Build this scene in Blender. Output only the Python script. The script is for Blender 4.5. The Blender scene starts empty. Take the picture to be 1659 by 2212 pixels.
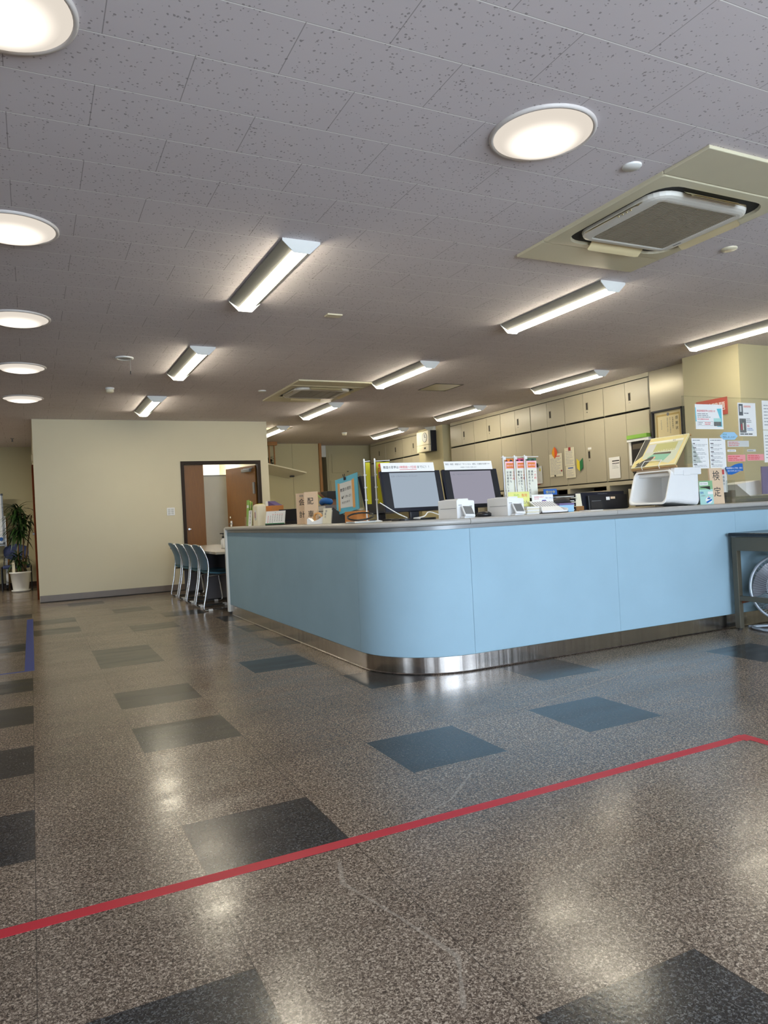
import bpy, bmesh, math, random
from mathutils import Matrix, Vector
random.seed(7)
C = bpy.context.scene
COL = C.collection
PI = math.pi

# ------------------------------------------------------------------ camera, world, exposure
YAW, PITCH, ROLL, FPX, CAMH = 0.453913879, 0.003549062, -0.050655309, 1565.33, 1.025
fw = Vector((math.sin(YAW)*math.cos(PITCH), math.cos(YAW)*math.cos(PITCH), math.sin(PITCH)))
r0 = Vector((math.cos(YAW), -math.sin(YAW), 0.0)); u0 = r0.cross(fw)
rt = math.cos(ROLL)*r0 + math.sin(ROLL)*u0
up = -math.sin(ROLL)*r0 + math.cos(ROLL)*u0
cam = bpy.data.objects.new('camera', bpy.data.cameras.new('camera')); COL.objects.link(cam)
cam.matrix_world = Matrix(((rt.x, up.x, -fw.x, 0), (rt.y, up.y, -fw.y, 0), (rt.z, up.z, -fw.z, CAMH), (0, 0, 0, 1)))
cam.data.sensor_fit = 'VERTICAL'; cam.data.sensor_height = 24.0
cam.data.lens = FPX*24.0/2212.0
cam.data.clip_start = 0.02; cam.data.clip_end = 200
C.camera = cam
vs = C.view_settings
vs.view_transform = 'Standard'; vs.look = 'None'; vs.gamma = 1.0; vs.use_curve_mapping = False
vs.exposure = 1.2
SKY = 6.8          # daylight outside the front windows
TUBE = 18.5        # LED battens
DOWN = 1.5         # round downlights
C.cycles.use_denoising = True
C.cycles.max_bounces = 8; C.cycles.diffuse_bounces = 5; C.cycles.glossy_bounces = 4
C.cycles.transparent_max_bounces = 12
C.cycles.sample_clamp_indirect = 6.0
C.cycles.caustics_reflective = False; C.cycles.caustics_refractive = False
w = bpy.data.worlds.new('sky'); C.world = w; w.use_nodes = True
bg = w.node_tree.nodes['Background']
bg.inputs[0].default_value = (0.74, 0.87, 1.0, 1); bg.inputs[1].default_value = SKY
WINDOWS = [(-3.2, -1.8, 0.9, 2.3), (0.0, 3.6, 0.05, 2.45), (4.4, 7.0, 1.1, 2.3)]   # openings of the street wall behind the camera
for (a, b, z0, z1) in WINDOWS:                       # sky portals in the window openings
    l = bpy.data.lights.new('window_portal', 'AREA'); l.shape = 'RECTANGLE'; l.size = b-a; l.size_y = z1-z0
    l.cycles.is_portal = True
    o = bpy.data.objects.new('window_portal', l); COL.objects.link(o)
    o.location = ((a+b)/2, -3.1, (z0+z1)/2)
    o.rotation_euler = Vector((0, 1, 0)).to_track_quat('-Z', 'Z').to_euler()
ADDED_WIN = (-0.6, 0.6, 0.9, 2.2)                     # opening added to the unseen left wall to let in side light
l = bpy.data.lights.new('window_portal', 'AREA'); l.shape = 'RECTANGLE'; l.size = ADDED_WIN[1]-ADDED_WIN[0]; l.size_y = ADDED_WIN[3]-ADDED_WIN[2]; l.cycles.is_portal = True
o = bpy.data.objects.new('window_portal', l); COL.objects.link(o); o.location = (-7.7, (ADDED_WIN[0]+ADDED_WIN[1])/2, (ADDED_WIN[2]+ADDED_WIN[3])/2)
o.rotation_euler = Vector((1, 0, 0)).to_track_quat('-Z', 'Z').to_euler()
sun = bpy.data.lights.new('sun', 'SUN'); sun.energy = 13.0; sun.angle = math.radians(0.6); sun.color = (1.0, 0.94, 0.86)
o = bpy.data.objects.new('sun', sun); COL.objects.link(o); o.rotation_euler = Vector((-0.25, 0.45, -0.85)).to_track_quat('-Z', 'Y').to_euler()

# ------------------------------------------------------------------ materials
def lin(c):
    return tuple(((v/255)/12.92 if v/255 <= 0.04045 else ((v/255+0.055)/1.055)**2.4) for v in c)
MATS = {}
def N(nt, t, **k):
    n = nt.nodes.new(t)
    for a, b in k.items(): setattr(n, a, b)
    return n
def mathn(nt, op, a, b=None, c=None):
    n = nt.nodes.new('ShaderNodeMath'); n.operation = op
    for i, v in enumerate((a, b, c)):
        if v is None: continue
        if isinstance(v, (int, float)): n.inputs[i].default_value = v
        else: nt.links.new(v, n.inputs[i])
    return n.outputs[0]
def mixc(nt, f, a, b):
    n = nt.nodes.new('ShaderNodeMix'); n.data_type = 'RGBA'
    for s, v in ((0, f), (6, a), (7, b)):
        if isinstance(v, (int, float)): n.inputs[s].default_value = v
        elif isinstance(v, tuple): n.inputs[s].default_value = (*v[:3], 1)
        else: nt.links.new(v, n.inputs[s])
    return n.outputs[2]
def mat(name, rgb, rough=0.5, metal=0.0, spec=0.5, var=0.06, scale=6.0, bump=0.0, bscale=60.0, emit=0.0, coat=0.0, stretch=None):
    """Principled surface with a noise variation of its own colour."""
    if name in MATS: return MATS[name]
    m = bpy.data.materials.new(name); m.use_nodes = True; nt = m.node_tree
    p = nt.nodes['Principled BSDF']
    c = lin(rgb)
    tc = N(nt, 'ShaderNodeTexCoord'); vec = tc.outputs['Object']
    if stretch:
        mp = N(nt, 'ShaderNodeMapping'); mp.inputs['Scale'].default_value = stretch
        nt.links.new(vec, mp.inputs[0]); vec = mp.outputs[0]
    nz = N(nt, 'ShaderNodeTexNoise'); nz.inputs['Scale'].default_value = scale; nz.inputs['Detail'].default_value = 4
    nt.links.new(vec, nz.inputs['Vector'])
    col = mixc(nt, nz.outputs[0], tuple(v*(1-var) for v in c), tuple(min(1, v*(1+var)) for v in c))
    nt.links.new(col, p.inputs['Base Color'])
    p.inputs['Roughness'].default_value = rough; p.inputs['Metallic'].default_value = metal
    p.inputs['Specular IOR Level'].default_value = spec
    p.inputs['Coat Weight'].default_value = coat
    if bump:
        b2 = N(nt, 'ShaderNodeTexNoise'); b2.inputs['Scale'].default_value = bscale; b2.inputs['Detail'].default_value = 3
        nt.links.new(vec, b2.inputs['Vector'])
        bp = N(nt, 'ShaderNodeBump'); bp.inputs['Strength'].default_value = bump; bp.inputs['Distance'].default_value = 0.004
        nt.links.new(b2.outputs[0], bp.inputs['Height']); nt.links.new(bp.outputs[0], p.inputs['Normal'])
    if emit:
        p.inputs['Emission Color'].default_value = (*c, 1); p.inputs['Emission Strength'].default_value = emit
    MATS[name] = m
    return m
def clear(name, tint, refl):
    m = bpy.data.materials.new(name); m.use_nodes = True; nt = m.node_tree; nt.nodes.clear()
    out = N(nt, 'ShaderNodeOutputMaterial'); mx = N(nt, 'ShaderNodeMixShader')
    t = N(nt, 'ShaderNodeBsdfTransparent'); t.inputs[0].default_value = (*tint, 1)
    g = N(nt, 'ShaderNodeBsdfGlossy'); g.inputs['Roughness'].default_value = 0.05
    lw = N(nt, 'ShaderNodeLayerWeight'); lw.inputs[0].default_value = 0.25
    k = mathn(nt, 'MULTIPLY_ADD', lw.outputs['Fresnel'], 0.18, refl)
    nt.links.new(k, mx.inputs[0]); nt.links.new(t.outputs[0], mx.inputs[1]); nt.links.new(g.outputs[0], mx.inputs[2])
    nt.links.new(mx.outputs[0], out.inputs[0]); MATS[name] = m
    return m
clear('acrylic', (0.99, 0.99, 0.985), 0.0); clear('acrylic_edge', (0.90, 0.93, 0.91), 0.10); clear('tray_plastic', (0.82, 0.85, 0.88), 0.12)

def grey(*v): return tuple(v)
WALL = mat('wall_cream', (214, 206, 180), 0.75, var=0.05, scale=1.3, bump=0.12, bscale=220)
WALLB = mat('wall_beige', (188, 180, 146), 0.7, var=0.05, scale=1.2, bump=0.1, bscale=200)
mat('wall_street', (120, 108, 98), 0.7); mat('room_white', (235, 234, 226), 0.7); mat('baseboard_brown', (112, 100, 90), 0.4, var=0.12, scale=9)
mat('white_paint', (228, 229, 226), 0.35); mat('housing_grey', (124, 124, 120), 0.45); mat('rim_white', (206, 200, 196), 0.5); mat('white_plastic', (236, 237, 238), 0.3, var=0.02); mat('cream_plastic', (222, 214, 188), 0.4)
mat('door_wood', (122, 78, 20), 0.45, var=0.22, scale=9, stretch=(9, 9, 0.7)); mat('frame_brown', (48, 37, 30), 0.6, spec=0.25); mat('door_red', (108, 52, 26), 0.7, spec=0.15)
mat('light_wood', (152, 106, 54), 0.5, var=0.2, scale=8, stretch=(6, 6, 1)); mat('steel_beige', (180, 173, 152), 0.33, var=0.04, scale=3, spec=0.5)
mat('steel_grey', (150, 144, 128), 0.3, metal=0.35, var=0.08, scale=3, stretch=(1, 1, 0.3)); mat('dark_gap', (28, 26, 24), 0.7)
mat('fabric_blue', (162, 194, 212), 0.85, var=0.07, scale=3, bump=0.35, bscale=700, spec=0.2)
mat('worktop_grey', (178, 176, 172), 0.35, var=0.05, scale=60); mat('rail_grey', (128, 130, 132), 0.35, metal=0.3)
mat('chrome', (214, 216, 220), 0.16, metal=1.0, var=0.02); mat('white_tube', (226, 228, 230), 0.25)
mat('chair_blue', (84, 124, 150), 0.45, var=0.06); mat('seat_pad', (70, 112, 128), 0.8, bump=0.2, bscale=400)
mat('navy_fabric', (62, 72, 112), 0.85); mat('black_plastic', (26, 27, 32), 0.35, var=0.08); mat('navy_black', (20, 24, 38), 0.3)
mat('soft_black', (38, 36, 36), 0.6); mat('desk_grey', (112, 110, 116), 0.5); mat('desk_top', (160, 150, 132), 0.25)
mat('paper', (240, 240, 238), 0.7, var=0.02); mat('paper_cream', (230, 224, 200), 0.7); mat('paper_yellow', (226, 228, 140), 0.7); mat('paper_grey', (206, 208, 206), 0.7)
mat('ink', (40, 40, 44), 0.6); mat('ink_grey', (120, 122, 128), 0.6); mat('ink_light', (165, 167, 172), 0.6); mat('ink_red', (214, 60, 70), 0.6); mat('ink_blue', (36, 96, 176), 0.6)
mat('tag_beige', (228, 200, 168), 0.55, var=0.05, stretch=(4, 4, 1)); mat('cyan_board', (92, 176, 202), 0.45); mat('tape_tan', (214, 160, 96), 0.5)
mat('poster_cyan', (110, 200, 216), 0.6); mat('poster_red', (190, 70, 58), 0.5); mat('pink', (240, 160, 164), 0.6); mat('pale_blue', (160, 204, 234), 0.6)
mat('deep_blue', (24, 104, 186), 0.55); mat('mint', (178, 222, 214), 0.6); mat('leaf_green_paper', (140, 186, 140), 0.6); mat('photo_grey', (96, 100, 104), 0.6, var=0.6, scale=60)
mat('photo_mix', (110, 112, 110), 0.6, var=0.7, scale=45); mat('orange', (226, 128, 44), 0.6); mat('box_orange', (196, 128, 66), 0.7); mat('magenta', (204, 60, 110), 0.6)
mat('flag_pink', (246, 190, 204), 0.7); mat('flag_cream', (236, 236, 222), 0.7); mat('flag_green', (66, 104, 78), 0.7); mat('flag_yellow', (206, 196, 36), 0.7)
mat('lid_brown', (150, 132, 112), 0.5); mat('cardboard', (188, 152, 108), 0.8); mat('art_yellow', (226, 212, 146), 0.4); mat('art_pale', (200, 208, 188), 0.4)
mat('art_green', (128, 190, 164), 0.4); mat('art_dark', (70, 70, 66), 0.4); mat('art_olive', (184, 184, 120), 0.4); mat('skin_tone', (232, 170, 140), 0.6)
mat('gold_paper', (226, 212, 166), 0.6); mat('gold', (188, 162, 98), 0.5); mat('magnet_red', (150, 24, 34), 0.4); mat('mark_yellow', (230, 210, 60), 0.5); mat('mark_green', (20, 120, 70), 0.5)
mat('mark_orange', (226, 80, 24), 0.5); mat('mark_amber', (240, 168, 20), 0.5); mat('purple', (118, 108, 150), 0.6); mat('purple_dark', (84, 70, 120), 0.6); mat('lime', (140, 190, 80), 0.5)
mat('backing_olive', (88, 80, 66), 0.5); mat('tan_board', (120, 86, 60), 0.6); mat('cable_black', (22, 22, 24), 0.4); mat('cable_white', (222, 222, 220), 0.4)
mat('leaf', (44, 74, 30), 0.45, var=0.35, scale=5); mat('leaf_dark', (26, 46, 22), 0.45, var=0.3, scale=5); mat('bark', (110, 88, 62), 0.8, var=0.2, scale=30); mat('soil', (84, 48, 30), 0.9, var=0.3, scale=60)
mat('pot_white', (226, 227, 224), 0.4); mat('tape_red', (186, 22, 48), 0.5, var=0.05); mat('tape_blue', (44, 66, 146), 0.35)
mat('olive_steel', (92, 88, 76), 0.4, metal=0.15, var=0.06); mat('table_black', (30, 32, 38), 0.25); mat('rust', (120, 64, 40), 0.8)
mat('fan_grey', (168, 176, 186), 0.3, metal=0.35); mat('fan_blade', (104, 105, 112), 0.25, metal=0.3); mat('fan_dark', (34, 34, 38), 0.4)
mat('ac_cream', (206, 199, 172), 0.45, var=0.05); mat('ac_white', (214, 211, 203), 0.4); mat('ac_flap', (216, 200, 158), 0.45); mat('ac_grille', (146, 136, 118), 0.6)
mat('blade_strip', (120, 112, 96), 0.6)

# brushed stainless kick plate
def stainless():
    m = bpy.data.materials.new('stainless'); m.use_nodes = True; nt = m.node_tree; p = nt.nodes['Principled BSDF']
    tc = N(nt, 'ShaderNodeTexCoord'); mp = N(nt, 'ShaderNodeMapping'); mp.inputs['Scale'].default_value = (26, 26, 0.4)
    nt.links.new(tc.outputs['Object'], mp.inputs[0]); nz = N(nt, 'ShaderNodeTexNoise'); nz.inputs['Scale'].default_value = 1.0; nz.inputs['Detail'].default_value = 6
    nt.links.new(mp.outputs[0], nz.inputs['Vector'])
    nt.links.new(mixc(nt, nz.outputs[0], lin((150, 144, 140)), lin((206, 200, 196))), p.inputs['Base Color'])
    p.inputs['Metallic'].default_value = 1.0; p.inputs['Roughness'].default_value = 0.2
    bp = N(nt, 'ShaderNodeBump'); bp.inputs['Strength'].default_value = 0.12; bp.inputs['Distance'].default_value = 0.01
    nt.links.new(nz.outputs[0], bp.inputs['Height']); nt.links.new(bp.outputs[0], p.inputs['Normal'])
    MATS['stainless'] = m
stainless()

# speckled waxed vinyl floor tiles: light and dark
T = 0.45; TX, TY = -0.033, 1.202
SCUFFS = [((1.50, 2.42), (1.30, 2.24)), ((1.30, 2.24), (1.03, 2.13)), ((0.78, 2.02), (0.74, 1.90)), ((0.74, 1.90), (0.80, 1.66)), ((0.80, 1.66), (0.84, 1.45)), ((0.84, 1.45), (0.76, 1.30)),
          ((2.3, 3.05), (3.6, 3.42))]
def floor_mat(name, base, dark, light, mute):
    m = bpy.data.materials.new(name); m.use_nodes = True; nt = m.node_tree; p = nt.nodes['Principled BSDF']
    tc = N(nt, 'ShaderNodeTexCoord'); vec = tc.outputs['Object']
    sp = N(nt, 'ShaderNodeTexNoise'); sp.inputs['Scale'].default_value = 150; sp.inputs['Detail'].default_value = 2; sp.inputs['Roughness'].default_value = 0.6; sp.inputs['Distortion'].default_value = 1.2
    nt.links.new(vec, sp.inputs['Vector'])
    r = N(nt, 'ShaderNodeValToRGB'); e = r.color_ramp.elements
    e[0].position = 0.36; e[0].color = (*lin(dark), 1); e[1].position = 0.66; e[1].color = (*lin(light), 1)
    k = e.new(0.5); k.color = (*lin(base), 1)
    nt.links.new(sp.outputs[0], r.inputs[0])
    big = N(nt, 'ShaderNodeTexNoise'); big.inputs['Scale'].default_value = 1.6; big.inputs['Detail'].default_value = 5
    nt.links.new(vec, big.inputs['Vector'])
    b1 = mathn(nt, 'MULTIPLY_ADD', big.outputs[0], 0.8, 0.54)
    sx = N(nt, 'ShaderNodeSeparateXYZ'); nt.links.new(vec, sx.inputs[0])
    ax = mathn(nt, 'DIVIDE', mathn(nt, 'SUBTRACT', sx.outputs[0], TX), T); ay = mathn(nt, 'DIVIDE', mathn(nt, 'SUBTRACT', sx.outputs[1], TY), T)
    cmb = N(nt, 'ShaderNodeCombineXYZ'); nt.links.new(mathn(nt, 'FLOOR', ax), cmb.inputs[0]); nt.links.new(mathn(nt, 'FLOOR', ay), cmb.inputs[1])
    wn = N(nt, 'ShaderNodeTexWhiteNoise'); wn.noise_dimensions = '2D'; nt.links.new(cmb.outputs[0], wn.inputs[0])
    b2 = mathn(nt, 'MULTIPLY', b1, mathn(nt, 'MULTIPLY_ADD', wn.outputs[0], 0.10, 0.95))
    ex = mathn(nt, 'ABSOLUTE', mathn(nt, 'SUBTRACT', mathn(nt, 'FRACT', mathn(nt, 'ADD', ax, 0.5)), 0.5))
    ey = mathn(nt, 'ABSOLUTE', mathn(nt, 'SUBTRACT', mathn(nt, 'FRACT', mathn(nt, 'ADD', ay, 0.5)), 0.5))
    jx = mathn(nt, 'LESS_THAN', ex, 0.0035); jy = mathn(nt, 'MULTIPLY', mathn(nt, 'LESS_THAN', ey, 0.0022), 0.55)
    j = mathn(nt, 'MAXIMUM', jx, jy)
    sm = N(nt, 'ShaderNodeVectorMath'); sm.operation = 'SCALE'; nt.links.new(r.outputs[0], sm.inputs[0]); nt.links.new(b2, sm.inputs['Scale'])
    col = mixc(nt, mathn(nt, 'MULTIPLY', j, 0.6), sm.outputs[0], lin((30, 26, 22)))
    if name == 'floor_light':                      # worn white scuff lines in the wax
        wob = N(nt, 'ShaderNodeTexNoise'); wob.inputs['Scale'].default_value = 14; nt.links.new(vec, wob.inputs['Vector'])
        tot = None
        for (a, b) in SCUFFS:
            L2 = (b[0]-a[0])**2 + (b[1]-a[1])**2
            dx = mathn(nt, 'SUBTRACT', sx.outputs[0], a[0]); dy = mathn(nt, 'SUBTRACT', sx.outputs[1], a[1])
            t = mathn(nt, 'DIVIDE', mathn(nt, 'ADD', mathn(nt, 'MULTIPLY', dx, b[0]-a[0]), mathn(nt, 'MULTIPLY', dy, b[1]-a[1])), L2)
            tn = t.node; tn.use_clamp = True
            qx = mathn(nt, 'SUBTRACT', dx, mathn(nt, 'MULTIPLY', t, b[0]-a[0])); qy = mathn(nt, 'SUBTRACT', dy, mathn(nt, 'MULTIPLY', t, b[1]-a[1]))
            d = mathn(nt, 'SQRT', mathn(nt, 'ADD', mathn(nt, 'MULTIPLY', qx, qx), mathn(nt, 'MULTIPLY', qy, qy)))
            d = mathn(nt, 'ABSOLUTE', mathn(nt, 'ADD', d, mathn(nt, 'MULTIPLY_ADD', wob.outputs[0], 0.018, -0.010)))
            k_ = mathn(nt, 'LESS_THAN', d, 0.0042)
            tot = k_ if tot is None else mathn(nt, 'MAXIMUM', tot, k_)
        fine = N(nt, 'ShaderNodeTexNoise'); fine.inputs['Scale'].default_value = 90; nt.links.new(vec, fine.inputs['Vector'])
        col = mixc(nt, mathn(nt, 'MULTIPLY', mathn(nt, 'MULTIPLY', tot, fine.outputs[0]), 0.75), col, lin((170, 160, 148)))
    nt.links.new(col, p.inputs['Base Color'])
    st = N(nt, 'ShaderNodeMapping'); st.inputs['Scale'].default_value = (1.2, 4.5, 1); nt.links.new(vec, st.inputs[0])
    rn = N(nt, 'ShaderNodeTexNoise'); rn.inputs['Scale'].default_value = 1.4; rn.inputs['Detail'].default_value = 2; nt.links.new(st.outputs[0], rn.inputs['Vector'])
    rr = N(nt, 'ShaderNodeMapRange'); rr.inputs[1].default_value = 0.3; rr.inputs[2].default_value = 0.7; rr.interpolation_type = 'SMOOTHSTEP'; rr.inputs[3].default_value = 0.17; rr.inputs[4].default_value = 0.26
    nt.links.new(rn.outputs[0], rr.inputs[0]); nt.links.new(rr.outputs[0], p.inputs['Roughness'])
    p.inputs['Specular IOR Level'].default_value = 0.5
    bn = N(nt, 'ShaderNodeTexNoise'); bn.inputs['Scale'].default_value = 70; bn.inputs['Detail'].default_value = 2; nt.links.new(vec, bn.inputs['Vector'])
    bp = N(nt, 'ShaderNodeBump'); bp.inputs['Strength'].default_value = 0.10; bp.inputs['Distance'].default_value = 0.003
    nt.links.new(bn.outputs[0], bp.inputs['Height']); nt.links.new(bp.outputs[0], p.inputs['Normal'])
    MATS[name] = m
floor_mat('floor_light', (110, 96, 83), (58, 48, 40), (186, 171, 154), 1)
floor_mat('floor_dark', (43, 42, 42), (27, 26, 27), (96, 97, 98), 1)

# pitted rock-wool ceiling boards laid in running bond
def ceiling_mat():
    m = bpy.data.materials.new('ceiling_board'); m.use_nodes = True; nt = m.node_tree; p = nt.nodes['Principled BSDF']
    tc = N(nt, 'ShaderNodeTexCoord'); vec = tc.outputs['Object']; sx = N(nt, 'ShaderNodeSeparateXYZ'); nt.links.new(vec, sx.inputs[0])
    ay = mathn(nt, 'DIVIDE', mathn(nt, 'SUBTRACT', sx.outputs[1], 2.522), 0.303)
    row = mathn(nt, 'FLOOR', ay); par = mathn(nt, 'MODULO', mathn(nt, 'ADD', row, 1000), 2)
    off = mathn(nt, 'MULTIPLY_ADD', par, 0.299, -0.016)
    ax = mathn(nt, 'DIVIDE', mathn(nt, 'SUBTRACT', sx.outputs[0], off), 0.606)
    ex = mathn(nt, 'ABSOLUTE', mathn(nt, 'SUBTRACT', mathn(nt, 'FRACT', mathn(nt, 'ADD', ax, 0.5)), 0.5))
    fy = mathn(nt, 'FRACT', ay)
    jx = mathn(nt, 'LESS_THAN', ex, 0.0028)
    jl = mathn(nt, 'LESS_THAN', fy, 0.014); jd = mathn(nt, 'GREATER_THAN', fy, 0.994)
    vo = N(nt, 'ShaderNodeTexVoronoi'); vo.inputs['Scale'].default_value = 62
    ds = N(nt, 'ShaderNodeTexNoise'); ds.inputs['Scale'].default_value = 60; nt.links.new(vec, ds.inputs['Vector'])
    wv = N(nt, 'ShaderNodeVectorMath'); wv.operation = 'MULTIPLY_ADD'; nt.links.new(ds.outputs['Color'], wv.inputs[0]); wv.inputs[1].default_value = (0.016, 0.016, 0); nt.links.new(vec, wv.inputs[2])
    nt.links.new(wv.outputs[0], vo.inputs['Vector'])
    sc = N(nt, 'ShaderNodeSeparateColor'); nt.links.new(vo.outputs['Color'], sc.inputs[0])
    pit = mathn(nt, 'MULTIPLY', mathn(nt, 'LESS_THAN', vo.outputs['Distance'], mathn(nt, 'MULTIPLY_ADD', sc.outputs[1], 0.22, 0.10)), mathn(nt, 'GREATER_THAN', sc.outputs[0], 0.35))
    big = N(nt, 'ShaderNodeTexNoise'); big.inputs['Scale'].default_value = 0.8; big.inputs['Detail'].default_value = 4; nt.links.new(vec, big.inputs['Vector'])
    col = mixc(nt, big.outputs[0], lin((202, 195, 198)), lin((220, 213, 216)))
    col = mixc(nt, mathn(nt, 'MULTIPLY', pit, 0.55), col, lin((96, 88, 88)))
    col = mixc(nt, jl, col, lin((252, 250, 248)))  # pale strip along each board row: light caught on the chamfer, painted in
    col = mixc(nt, mathn(nt, 'MULTIPLY', mathn(nt, 'MAXIMUM', jx, jd), 0.55), col, lin((92, 86, 84)))
    nt.links.new(col, p.inputs['Base Color']); p.inputs['Roughness'].default_value = 0.85; p.inputs['Specular IOR Level'].default_value = 0.2
    bp = N(nt, 'ShaderNodeBump'); bp.invert = True; bp.inputs['Strength'].default_value = 0.35; bp.inputs['Distance'].default_value = 0.004
    nt.links.new(pit, bp.inputs['Height']); nt.links.new(bp.outputs[0], p.inputs['Normal'])
    MATS['ceiling_board'] = m
ceiling_mat()

def emitter(name, rgb, strength):
    m = bpy.data.materials.new(name); m.use_nodes = True; nt = m.node_tree; nt.nodes.clear()
    out = N(nt, 'ShaderNodeOutputMaterial'); e = N(nt, 'ShaderNodeEmission'); e.inputs[0].default_value = (*rgb, 1); e.inputs[1].default_value = strength
    nt.links.new(e.outputs[0], out.inputs[0]); MATS[name] = m
emitter('tube_glow', (1.0, 0.905, 0.70), TUBE); emitter('room_glow', (1.0, 0.97, 0.9), 9.0)
emitter('screen_cool', lin((168, 182, 196)), 0.40); emitter('screen_lilac', lin((160, 158, 172)), 0.40)
def downglow(name, spread):
    """domed milky diffuser: the lamp behind it is brightest at its centre."""
    m = bpy.data.materials.new(name); m.use_nodes = True; nt = m.node_tree; nt.nodes.clear()
    out = N(nt, 'ShaderNodeOutputMaterial'); e = N(nt, 'ShaderNodeEmission')
    tc = N(nt, 'ShaderNodeTexCoord'); ln = N(nt, 'ShaderNodeVectorMath'); ln.operation = 'LENGTH'
    sx = N(nt, 'ShaderNodeVectorMath'); sx.operation = 'MULTIPLY'; sx.inputs[1].default_value = (1, 1, 0)
    nt.links.new(tc.outputs['Object'], sx.inputs[0]); nt.links.new(sx.outputs[0], ln.inputs[0])
    mr = N(nt, 'ShaderNodeMapRange'); mr.interpolation_type = 'SMOOTHSTEP'; mr.inputs[1].default_value = 0.0; mr.inputs[2].default_value = spread; mr.inputs[3].default_value = DOWN; mr.inputs[4].default_value = 0.34
    nt.links.new(ln.outputs[1], mr.inputs[0]); nt.links.new(mr.outputs[0], e.inputs[1])
    e.inputs[0].default_value = (1.0, 0.90, 0.78, 1)
    nt.links.new(e.outputs[0], out.inputs[0]); MATS[name] = m
downglow('downlight_glow', 0.185)

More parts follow.
